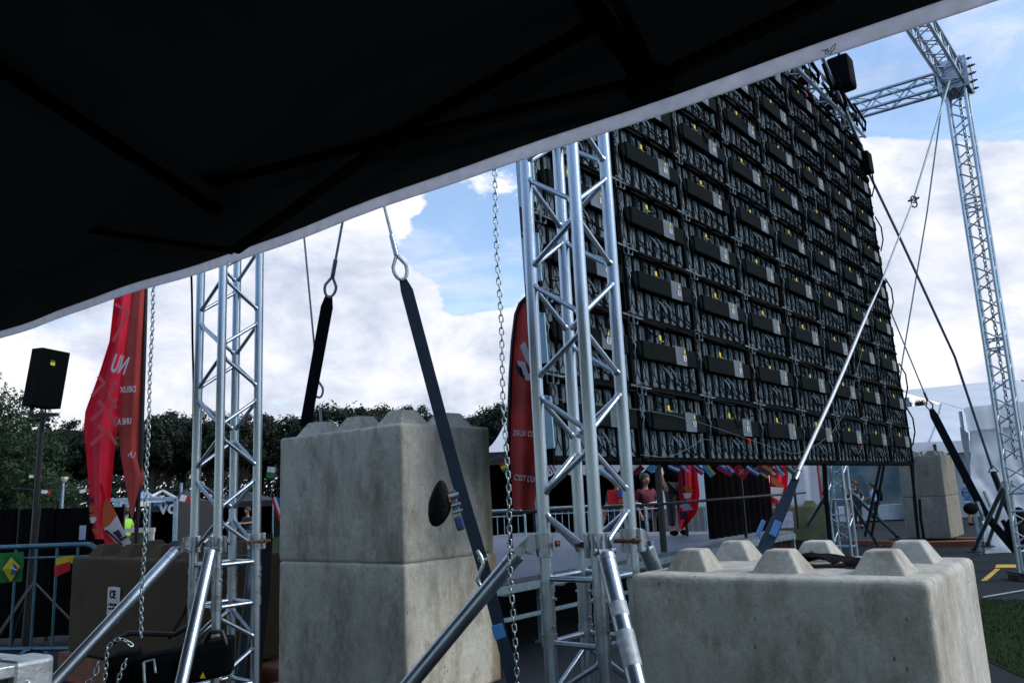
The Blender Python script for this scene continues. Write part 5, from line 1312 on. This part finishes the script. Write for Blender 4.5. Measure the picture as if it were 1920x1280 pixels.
b.sheet([[V((p.x, 20 + .25 * s_, p.z * (1 - s_) + (p.z - .5) * s_)) for p in pts] for s_ in (0, .5, 1)] + [[V((p.x, 20.3, .75)) for p in pts]], .03, V((0, 1, 0)))
b.box((hp_.x, 20.1, .4), (.9, .5, .75), None, .05)
tag(b.build('tarp_heap', plain('dark_blue_tarp', (.015, .03, .07), .6, 0, .2, 5, .4, 12)), 'dark blue tarp heap lying behind the mossy block', 'tarp')

# the white marquee at the right
mq = thing('marquee', 'long white marquee roof behind the far right block stack', 'marquee', V((at(1800, 900, 27).x, 27, 0)))
r0, r1 = at(1700, 764, 30), at(1960, 738, 30); v0, v1 = at(1690, 832, 26), at(1900, 822, 26)
rows = [[r0.lerp(r1, j / 12).lerp(v0.lerp(v1, j / 12), i / 8) - UP * .10 * math.sin(math.pi * i / 8) for j in range(13)] for i in range(9)]
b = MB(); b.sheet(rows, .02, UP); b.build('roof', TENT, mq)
b = MB(); b.sheet([[v0.lerp(v1, j / 12) - UP * z for j in range(13)] for z in (0, .35)], .02, V((0, 1, 0))); b.build('valance', TENT, mq)
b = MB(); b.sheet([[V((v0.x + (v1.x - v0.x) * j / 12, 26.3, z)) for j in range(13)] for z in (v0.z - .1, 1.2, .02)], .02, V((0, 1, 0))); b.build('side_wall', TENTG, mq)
b = MB()
for px, py in ((1753, 838), (1838, 832)): q = at(px, py, 25.8); b.tube([q + UP * .1, q - UP * .35], .05, 6); b.tube([q, V((q.x + 1.0, 29.8, q.z + 1.15))], .012, 5)
for k in range(3): q = at(1695 + k * 16, 846, 25.7); b.bar(q, q + V((.22, 0, -.25)), .05, .04)
b.build('fitting', BLACKM, mq)
for j in (3, 8): b = MB(); a, c = rows[0][j], rows[8][j]; b.tube([r[j] + UP * .03 for r in rows], .02, 5); b.build('roof_seam', TENTG, mq)
wt = thing('sheeted_tent', 'tall tent wall of crumpled white plastic sheet at the right edge', 'tent', V((at(1870, 1000, 14.6).x, 14.6, 0)))
x0, x1 = at(1806, 770, 14.6), at(2060, 745, 14.6)
def wrink(x, z): return .10 * noise.noise(V((x * 1.3, z * .9, 2))) + .06 * noise.noise(V((x * 3.1 + z * 1.5, z * 2.3, 5))) + .025 * noise.noise(V((x * 8, z * 6, 9)))
rows = []
for i in range(41):
    s_ = i / 40; rows.append([V((x0.x + (x1.x - x0.x) * j / 60 + .06 * math.sin(s_ * 9) * (j == 0), 0, (x0.z + (x1.z - x0.z) * j / 60) * (1 - s_) + .01)) for j in range(61)])
rows = [[V((p.x, 14.6 + wrink(p.x, p.z), p.z)) for p in r] for r in rows]
b = MB(); b.sheet(rows, .012, V((0, 1, 0))); b.build('wall_sheet', TENT, wt)
b = MB(); b.sheet([[V((x0.x - .05 + (x1.x - x0.x) * j / 20, 14.44 + .02 * math.sin(j * 2.2), x0.z + .05 + (x1.z - x0.z) * j / 20 - z)) for j in range(21)] for z in (0, .18, .42)], .012, V((0, 1, 0))); b.build('valance', TENT, wt)
b = MB(); b.sheet([[V((x0.x, 14.5, x0.z)), V((x1.x, 14.5, x1.z))], [V((x0.x + .3, 17.5, x0.z + .7)), V((x1.x + .3, 17.5, x1.z + .7))]], .012, UP); b.build('roof', TENT, wt)
b = MB(); q = [at(1800, 800, 14.4), at(1816, 812, 14.35), at(1812, 850, 14.4), at(1824, 905, 14.35)]
b.sheet([[q[0], q[1]], [at(1803, 825, 14.4), at(1817, 830, 14.4)], [at(1809, 850, 14.4), at(1818, 860, 14.38)], [at(1815, 890, 14.42), at(1821, 905, 14.4)]], .01, V((0, 1, 0))); b.build('torn_flap', TENTG, wt)
b = MB(); b.tube([V((x0.x, 14.7, 0)), V((x0.x, 14.7, x0.z))], .03, 6); b.build('post', GALV, wt)
q0, q1 = atz(1843, 1119, .02), atz(1960, 1099, .02); b = MB(); b.tube(sag(q0, q1, 0, 6), .010, 6); tag(b.build('ground_cable', plain('grey_cable', (.20, .26, .28), .5)), 'thin grey cable lying across the asphalt right of the pale block', 'cable')
# ---------------------------------------------------------------- people
def skin_mesh(name, verts, edges, radii, mat, parent, sub=1):
    me = bpy.data.meshes.new(name); me.from_pydata([V(v) for v in verts], edges, []); o = bpy.data.objects.new(name, me); C.objects.link(o)
    m = o.modifiers.new('Skin', 'SKIN'); m.use_smooth_shade = True
    if not me.skin_vertices: raise RuntimeError('no skin layer')
    for i, r in enumerate(radii):
        d = me.skin_vertices[0].data[i]; d.radius = (r, r) if not isinstance(r, tuple) else r; d.use_root = (i == 0)
    s_ = o.modifiers.new('Sub', 'SUBSURF'); s_.levels = sub; s_.render_levels = sub
    dg = bpy.context.evaluated_depsgraph_get(); dg.update()
    nm = bpy.data.meshes.new_from_object(o.evaluated_get(dg)); bpy.data.objects.remove(o)
    nm.materials.clear(); nm.materials.append(mat)
    for p in nm.polygons: p.use_smooth = True
    o = bpy.data.objects.new(name, nm); C.objects.link(o); o.parent = parent; FR[o] = FR[parent]
    return o
POSES = {
 'stand': dict(kn=((-.055, .02, .27), (.055, .01, .27)), an=((-.06, -.01, .045), (.06, .0, .045)), el=((-.15, .0, .63), (.15, -.02, .63)), wr=((-.13, .13, .58), (.15, .07, .50)), pel=.50, lean=0),
 'lean': dict(kn=((-.05, .03, .27), (.06, .05, .27)), an=((-.05, -.02, .045), (.10, .13, .045)), el=((-.15, .05, .64), (.15, .04, .63)), wr=((-.08, .17, .62), (.10, .18, .58)), pel=.50, lean=.05),
 'sit': dict(kn=((-.07, .24, .30), (.07, .24, .30)), an=((-.07, .22, .045), (.07, .25, .045)), el=((-.15, .05, .47), (.15, .05, .47)), wr=((-.08, .22, .46), (.09, .22, .46)), pel=.29, lean=.05),
}
def person(label, pos, yaw, H, pose, shirt, pants, hairm=HAIR, group=None, turn=0.0, seed=0):
    P = POSES[pose]; o = thing('person', label, 'person', pos, yaw, group)
    pz = P['pel']; ln = P['lean']; up = .30
    def q(x, y, z): return V((x, y, z)) * H
    vt = []; rd = []; ed = []
    def v(p, r, par=None):
        vt.append(q(*p)); rd.append(r * H)
        if par is not None: ed.append((par, len(vt) - 1))
        return len(vt) - 1
    pel = v((0, 0, pz), .066); wst = v((0, ln * .4, pz + .10), .058, pel); ch = v((0, ln * .8, pz + .22), .068, wst); nk = v((0, ln, pz + up + .025), .022, ch)
    hb = v((0, ln + .012, pz + up + .070), .034, nk); hd = v((0, ln + .012, pz + up + .122), .058, hb); ht = v((0, ln + .006, pz + up + .165), .046, hd)
    ns = v((.0 + .066 * math.sin(turn), ln + .012 + .066 * math.cos(turn), pz + up + .110), .011, hd)
    for s_, i in ((-1, 0), (1, 1)):
        e_ = v((s_ * .062 * math.cos(turn), ln + .008, pz + up + .115), .011, hd)
        sh = v((s_ * .105, ln * .9, pz + up - .03), .037, ch); el_ = v(P['el'][i], .027, sh); wr = v(P['wr'][i], .018, el_)
        a = (V(P['wr'][i]) - V(P['el'][i])).normalized(); side = a.cross(UP).normalized() if abs(a.z) < .95 else V((1, 0, 0))
        pm = V(P['wr'][i]) + a * .035; pa = v(pm, .017, wr)
        for f, (off, l_) in enumerate(((-.014, .034), (-.005, .040), (.005, .038), (.013, .030))):
            m_ = pm + a * .016 + side * off; f1 = v(m_ + a * l_ * .5, .0058, pa); v(m_ + a * l_ * .85 - UP * .010, .0052, f1)
        th = v(pm + side * .020 * -s_ - a * .004, .007, pa); v(pm + side * .028 * -s_ + a * .018, .006, th)
        hp = v((s_ * .05, 0, pz - .03), .056, pel); kn = v(P['kn'][i], .038, hp); an = v(P['an'][i], .025, kn)
        fd_ = v((P['an'][i][0], P['an'][i][1] + .075, .022), .022, an)
    skin_mesh('body', vt, ed, rd, SKIN, o)
    # clothes as slightly larger skins
    vt = []; rd = []; ed = []
    pel = v((0, 0, pz - .05), .096); wst = v((0, ln * .4, pz + .10), .084, pel); ch = v((0, ln * .8, pz + .22), .088, wst); nk = v((0, ln, pz + up - .012), .042, ch)
    for s_, i in ((-1, 0), (1, 1)):
        sh = v((s_ * .108, ln * .9, pz + up - .032), .046, ch); m_ = V((s_ * .108, ln * .9, pz + up - .032)).lerp(V(P['el'][i]), .8); v(m_, .038, sh)
    skin_mesh('shirt', vt, ed, rd, shirt, o)
    vt = []; rd = []; ed = []
    pel = v((0, 0, pz + .02), .082)
    for s_, i in ((-1, 0), (1, 1)):
        hp = v((s_ * .05, 0, pz - .03), .070, pel); kn = v(P['kn'][i], .050, hp); m_ = V(P['kn'][i]).lerp(V(P['an'][i]), .85 if pants is JEAN else .1); v(m_, .036, kn)
    skin_mesh('trousers', vt, ed, rd, pants, o)
    M = FR[o]
    def blob(name, c_, rad, mt, u=14, w_=10):
        b2 = MB(); b2.ball((0, 0, 0), 1, u, w_); b = MB(); b.v = [M @ ((V(c_) + V((p.x * rad[0], p.y * rad[1], p.z * rad[2]))) * H) for p in b2.v]; b.f, b.m, b.sm = b2.f, b2.m, b2.sm; return b.build(name, mt, o)
    blob('trouser_waist', (0, -.005, pz - .025), (.112, .084, .075), pants)
    blob('shirt_hem', (0, ln * .3, pz + .06), (.108, .080, .085), shirt)
    for s_ in (-1, 1):
        fx, fy = .0205 * s_, .0525
        blob('eye', (fx * math.cos(turn) + fy * math.sin(turn), ln + .012 + fy * math.cos(turn) - fx * math.sin(turn), pz + up + .124), (.0058, .0058, .0042), HAIR, 8, 6)
    blob('mouth', (.054 * math.sin(turn), ln + .012 + .054 * math.cos(turn), pz + up + .090), (.014, .006, .0035), MAR, 8, 6)
    for i in (0, 1):
        b = MB(); a = V(P['an'][i])
        b2 = MB(); b2.ball(V((a.x, a.y + .035, .026)) * H, .055 * H, 10, 7, (.62, 1.25, .48)); b.v = [M @ p for p in b2.v]; b.f, b.m, b.sm = b2.f, b2.m, b2.sm; b.build('shoe', BLACK, o)
    b2 = MB(); rr = random.Random(seed); b2.ball(V((0, 0, 0)), 1, 14, 10)
    vs = []
    for p in b2.v:
        fr = max(0, p.y * math.cos(turn) + p.x * math.sin(turn)); k = 1.06 + .10 * noise.noise(p * 3 + V((seed, 0, 0)))
        z = max(p.z, -.80 + 1.15 * fr)
        vs.append(M @ (V((0, ln + .002, pz + up + .134)) * H + V((p.x * .064, p.y * .070 - .006, z * .062)) * H * k))
    b = MB(); b.v = vs; b.f, b.m, b.sm = b2.f, b2.m, b2.sm; b.build('hair', hairm, o)
    return o
pb = atz(1611, 990, 0); boy = person('boy in a dark jersey standing below the screen beside the far truss tower', pb, math.radians(150), 1.32, 'stand', NAVYC, JEAN, HAIR, None, .5, 1)
c0 = FR[boy] @ V((0, .118, .93)); yd = FR[boy].to_3x3() @ V((0, 1, 0))
text('jersey_number', '0', .16, c0 + V((.05, 0, -.10)), FR[boy].to_3x3() @ V((-1, 0, 0)), UP, WHITEC, boy, .004)
pb = atz(1646, 978, 0); p2_ = person('boy in a pale blue shirt with a dark backpack, turned away to the left', pb, math.radians(80), 1.22, 'lean', JERS, JEAN, HAIR, None, 0, 2)
bp_ = FR[p2_] @ V((0, -.13, .82)); b = MB(); b.box(bp_, (.22, .18, .36), FR[p2_].to_3x3(), .06, 3); tag(b.build('backpack', BLACK), 'dark backpack worn by the boy in the pale blue shirt', 'backpack')
pb = atz(1824, 984, 0); person('child in a striped blue top half hidden behind the far right stack', pb, math.radians(-70), 1.25, 'stand', plain('striped_blue_top', (.10, .22, .36), .8, 0, .7, 2, stretch=(.2, .2, 14)), JERS, HAIR, None, 0, 3)
pb = atz(1268, 1000, 0); pb = V((at(1266, 940, 13.3).x, 13.3, .63)); person('dark figure on the stage behind the hanging red banner', pb, math.radians(200), 1.62, 'stand', BLACK, JEAN, HAIR, None, 0, 4)
for k, (px, Y, mt, lab) in enumerate(((1158, 17.2, NAVYC, 'behind the red and blue sign'), (1212, 17.6, MAR, 'just left of the black stage post'))):
    q_ = at(px, 940, Y); person('distant person by the dark food stall, %s' % lab, V((q_.x, Y, 0)), 2.6 + k, 1.7, 'stand', mt, JEAN, HAIR, None, 0, 40 + k)
# seated people at tables in the park
tb = [(316, 978, 28.5), (392, 975, 29.5)]
for k, (px, py, Y) in enumerate(tb):
    p = at(px, py, Y); o = thing('folding_table', 'trestle table with drinks in the park, %s the left tower' % ('left of', 'behind')[k], 'table', V((p.x, Y, 0)), 0, 'park tables')
    b = MB(); b.box((p.x, Y, .74), (1.6, .7, .03), None, .004); b.build('tabletop', STEELD, o)
    for s_ in (-.7, .7): b = MB(); b.tube([V((p.x + s_, Y - .3, 0)), V((p.x + s_, Y + .3, .73))], .02, 6); b.tube([V((p.x + s_, Y + .3, 0)), V((p.x + s_, Y - .3, .73))], .02, 6); b.build('leg', GALV, o)
    for j in range(3):
        b = MB(); q = V((p.x - .5 + .45 * j, Y - .1, .755)); b.tube([q, q + UP * .12, q + UP * .16, q + UP * .21], [.035, .035, .014, .014], 8); tag(b.build('bottle', (WHITEC, CYA, GALV)[j]), '%s bottle on the park table %s the left tower' % (('white', 'light blue', 'grey')[j], ('left of', 'behind')[k]), 'bottle', 'bottles on the park tables')
seat = [(286, 27.6, 20, NAVYC, 'first from the left'), (306, 29.4, 190, BLACK, 'behind the left table'), (338, 28.0, -60, BLACK, 'at the right end of the left table'), (354, 29.2, 200, JEAN, 'just left of the left tower'), (388, 30.4, 170, BLACK, 'seen through the left tower'), (468, 29.4, 150, NAVYC, 'right of the left tower')]
for k, (px, Y, yaw, sm, lab) in enumerate(seat):
    p = at(px, 960, Y); pos = V((p.x, Y, .0))
    ps = person('person in dark clothes sitting in the park, %s' % lab, pos, math.radians(yaw), 1.72, 'sit', sm, JEAN, HAIR if k % 2 else plain('fair_hair_%s' % 'abcdef'[k], (.16, .09, .04), .6), 'people sitting in the park', 0, 20 + k)
    Rz = Matrix.Rotation(math.radians(yaw), 3, 'Z'); o = thing('folding_chair', 'dark folding chair under the person %s' % lab, 'chair', pos, math.radians(yaw), 'park chairs')
    b = MB(); b.box(pos + Rz @ V((0, .05, .385)), (.42, .42, .03), Rz, .01); b.build('seat', STEELD, o)
    b = MB(); b.box(pos + Rz @ V((0, -.20, .68)), (.42, .03, .3), Rz, .01); b.build('backrest', STEELD, o)
    for sx in (-1, 1):
        for sy in (-1, 1): b = MB(); b.tube([pos + Rz @ V((.19 * sx, .05 + .19 * sy, 0)), pos + Rz @ V((.19 * sx, .05 + .17 * sy, .40 if sy > 0 else .80))], .012, 6); b.build('leg', STEELD, o)
# a child in a bright vest on the lawn
pb = atz(234, 990, 0); pb = V((at(234, 990, 21).x, 21, 0)); person('distant person in a bright green vest on the lawn behind the red banner', pb, 1.2, 1.5, 'stand', plain('bright_green_vest', (.25, .60, .05), .7), JEAN, HAIR, None, 0, 9)

# ---------------------------------------------------------------- trees
def crown_mesh(name, seed, rx, rz, clumps, leaves, lsz, flat=.0):
    r = random.Random(seed); b = MB()
    for k in range(clumps):
        a = r.uniform(0, 6.283); u = r.uniform(-1, 1); rad = r.random() ** .42
        cx, cy, cz_ = math.cos(a) * math.sqrt(1 - u * u) * rx * rad, math.sin(a) * math.sqrt(1 - u * u) * rx * rad, u * rz * rad
        if cz_ < 0: cz_ *= (1 - flat)
        cr = r.uniform(.10, .26) * rx
        for j in range(leaves):
            d_ = V((r.gauss(0, 1), r.gauss(0, 1), r.gauss(0, .75))); d_ = d_.normalized() * cr * r.uniform(.35, 1.1)
            p = V((cx, cy, cz_)) + d_; n_ = (d_.normalized() + V((r.uniform(-.8, .8), r.uniform(-.8, .8), r.uniform(-.3, .9)))).normalized(); t_ = n_.orthogonal().normalized(); t_ = Matrix.Rotation(r.uniform(0, 6.28), 3, n_) @ t_; s_ = n_.cross(t_); l_ = lsz * r.uniform(.6, 1.4)
            b.add([p - t_ * l_, p + s_ * l_ * .5, p + t_ * l_, p - s_ * l_ * .5], [(0, 1, 2, 3)])
    return b
def trunk_mb(seed, h, rx, rz, r0):
    r = random.Random(seed); b = MB(); p = V((0, 0, 0)); pts = [p]
    for k in range(6): p = p + V((r.uniform(-.10, .10), r.uniform(-.10, .10), h / 6)); pts.append(p)
    b.tube(pts, [r0 * (1 - .09 * k) for k in range(7)], 8)
    for k in range(9):
        a = r.uniform(0, 6.283); s_ = pts[3].lerp(pts[6], r.random()); e_ = V((math.cos(a) * rx * r.uniform(.4, .85), math.sin(a) * rx * r.uniform(.4, .85), h + rz * r.uniform(-.3, .7)))
        m_ = s_.lerp(e_, .5) + UP * .3; b.tube([s_, m_, e_], [r0 * .42, r0 * .27, r0 * .08], 6)
    return b
protos = []
def tree_proto(kind, seed, h, rx, rz, clumps, leaves, lsz, leafm, r0, low=0.0):
    o = thing('tree', 'prototype', 'tree', (0, 0, 0)); cb = crown_mesh('crown', seed, rx, rz, clumps, leaves, lsz, .25)
    for p in cb.v: p.z += h + rz * .35
    tk = trunk_mb(seed, h, rx, rz, r0).build('trunk', BARK, o); cr = cb.build('crown', leafm, o); return o
TP = [tree_proto('pine', 31, 3.8, 2.0, 1.55, 120, 150, .085, LEAFA, .17), tree_proto('pine', 32, 4.2, 1.8, 1.8, 105, 150, .085, LEAFA, .15), tree_proto('pine', 33, 3.5, 2.3, 1.35, 115, 150, .09, LEAFA, .18), tree_proto('pine', 34, 3.8, 1.6, 1.9, 95, 150, .085, LEAFA, .14)]
TB = [tree_proto('leafy', 41, 2.2, 2.6, 3.0, 240, 130, .06, LEAFB, .16)]
used = set()
def place_tree(pt, x, y, s_, rot, label, group, sz=1.0):
    M = Matrix.Translation((x, y, 0)) @ Matrix.Rotation(rot, 4, 'Z') @ Matrix.Diagonal((s_, s_, s_ * sz, 1))
    if pt not in used: used.add(pt); o = pt; o.matrix_world = M
    else: o = copy_tree(pt); o.matrix_world = M
    o['label'] = label; o['category'] = 'tree'
    if group: o['group'] = group
    elif 'group' in o: del o['group']
    return o
r = random.Random(77)
tops = [(-30, 792), (38, 806), (92, 798), (150, 786), (196, 800), (243, 786), (283, 777), (318, 770), (352, 779), (398, 768), (444, 780), (492, 774), (538, 782), (585, 768), (634, 756), (684, 771), (726, 761), (775, 758), (806, 774), (868, 782), (908, 766), (948, 752), (996, 774)]
LBL = 'dark bushy tree in the front row of the tree line behind the park'
for k, (px, py) in enumerate(tops):
    Y = 58 + r.uniform(-5, 6); p = at(px, py, Y); pt = TP[k % 4]; hz = {0: 3.8 + 1.55 * 1.4, 1: 4.2 + 1.8 * 1.4, 2: 3.5 + 1.35 * 1.4, 3: 3.8 + 1.9 * 1.4}[k % 4]
    place_tree(pt, p.x, Y, p.z / hz * .985, r.uniform(0, 6.28), LBL, 'tree line behind the park')
for k in range(15):
    px = -40 + 74 * k; Y = 74 + r.uniform(-4, 5); p = at(px, 812 + r.uniform(-8, 14) - px * .02, Y)
    place_tree(TP[(k + 2) % 4], p.x, Y, p.z / 6.1, r.uniform(0, 6.28), 'dark tree in the second row of the tree line behind the park', 'second row of the tree line')
for k, (px, Y, s_, lab) in enumerate(((-75, 24, .95, 'leafy green tree at the left edge beside the loudspeaker'), (92, 34, .52, 'mid green bush behind the loudspeaker pole'), (-190, 31, 1.0, 'leafy tree mostly outside the left edge'), (28, 29, .50, 'low green bush left of the loudspeaker pole'))):
    p = at(px, 900, Y); place_tree(TB[0], p.x, Y, s_, 1.3 * k, lab, None)
for px, py, Y, lab in ((1716, 757, 66, 'treetop just above the white marquee right of the screen'), (1868, 738, 60, 'treetop behind the tall right tower, left of its tubes'), (1925, 712, 56, 'treetop at the right edge behind the tall right tower'), (1898, 720, 62, 'treetop seen through the tall right tower')):
    p = at(px, py, Y); place_tree(TP[1 if px < 1800 else 3], p.x, Y, p.z / 6.5, px * .1, lab, None)
# distant hedge mass that closes the park below the crowns
b = crown_mesh('hedge', 5, 1, 1, 1, 1, .1); b = MB(); r = random.Random(6)
for k in range(30000):
    x = r.uniform(-56, 12); y = 64 + r.uniform(-3, 3); z = r.random() ** 1.5 * (4.2 + .9 * noise.noise(V((x * .25, 0, 0))))
    n_ = V((r.uniform(-1, 1), r.uniform(-1, .2), r.uniform(-.2, 1))).normalized(); t_ = n_.orthogonal().normalized(); s_ = n_.cross(t_); l_ = r.uniform(.14, .34); p = V((x, y, z))
    b.add([p - t_ * l_, p + s_ * l_ * .6, p + t_ * l_, p - s_ * l_ * .6], [(0, 1, 2, 3)])
tag(b.build('hedge', LEAFA), 'dark undergrowth along the foot of the tree line', 'undergrowth', None, 'stuff')
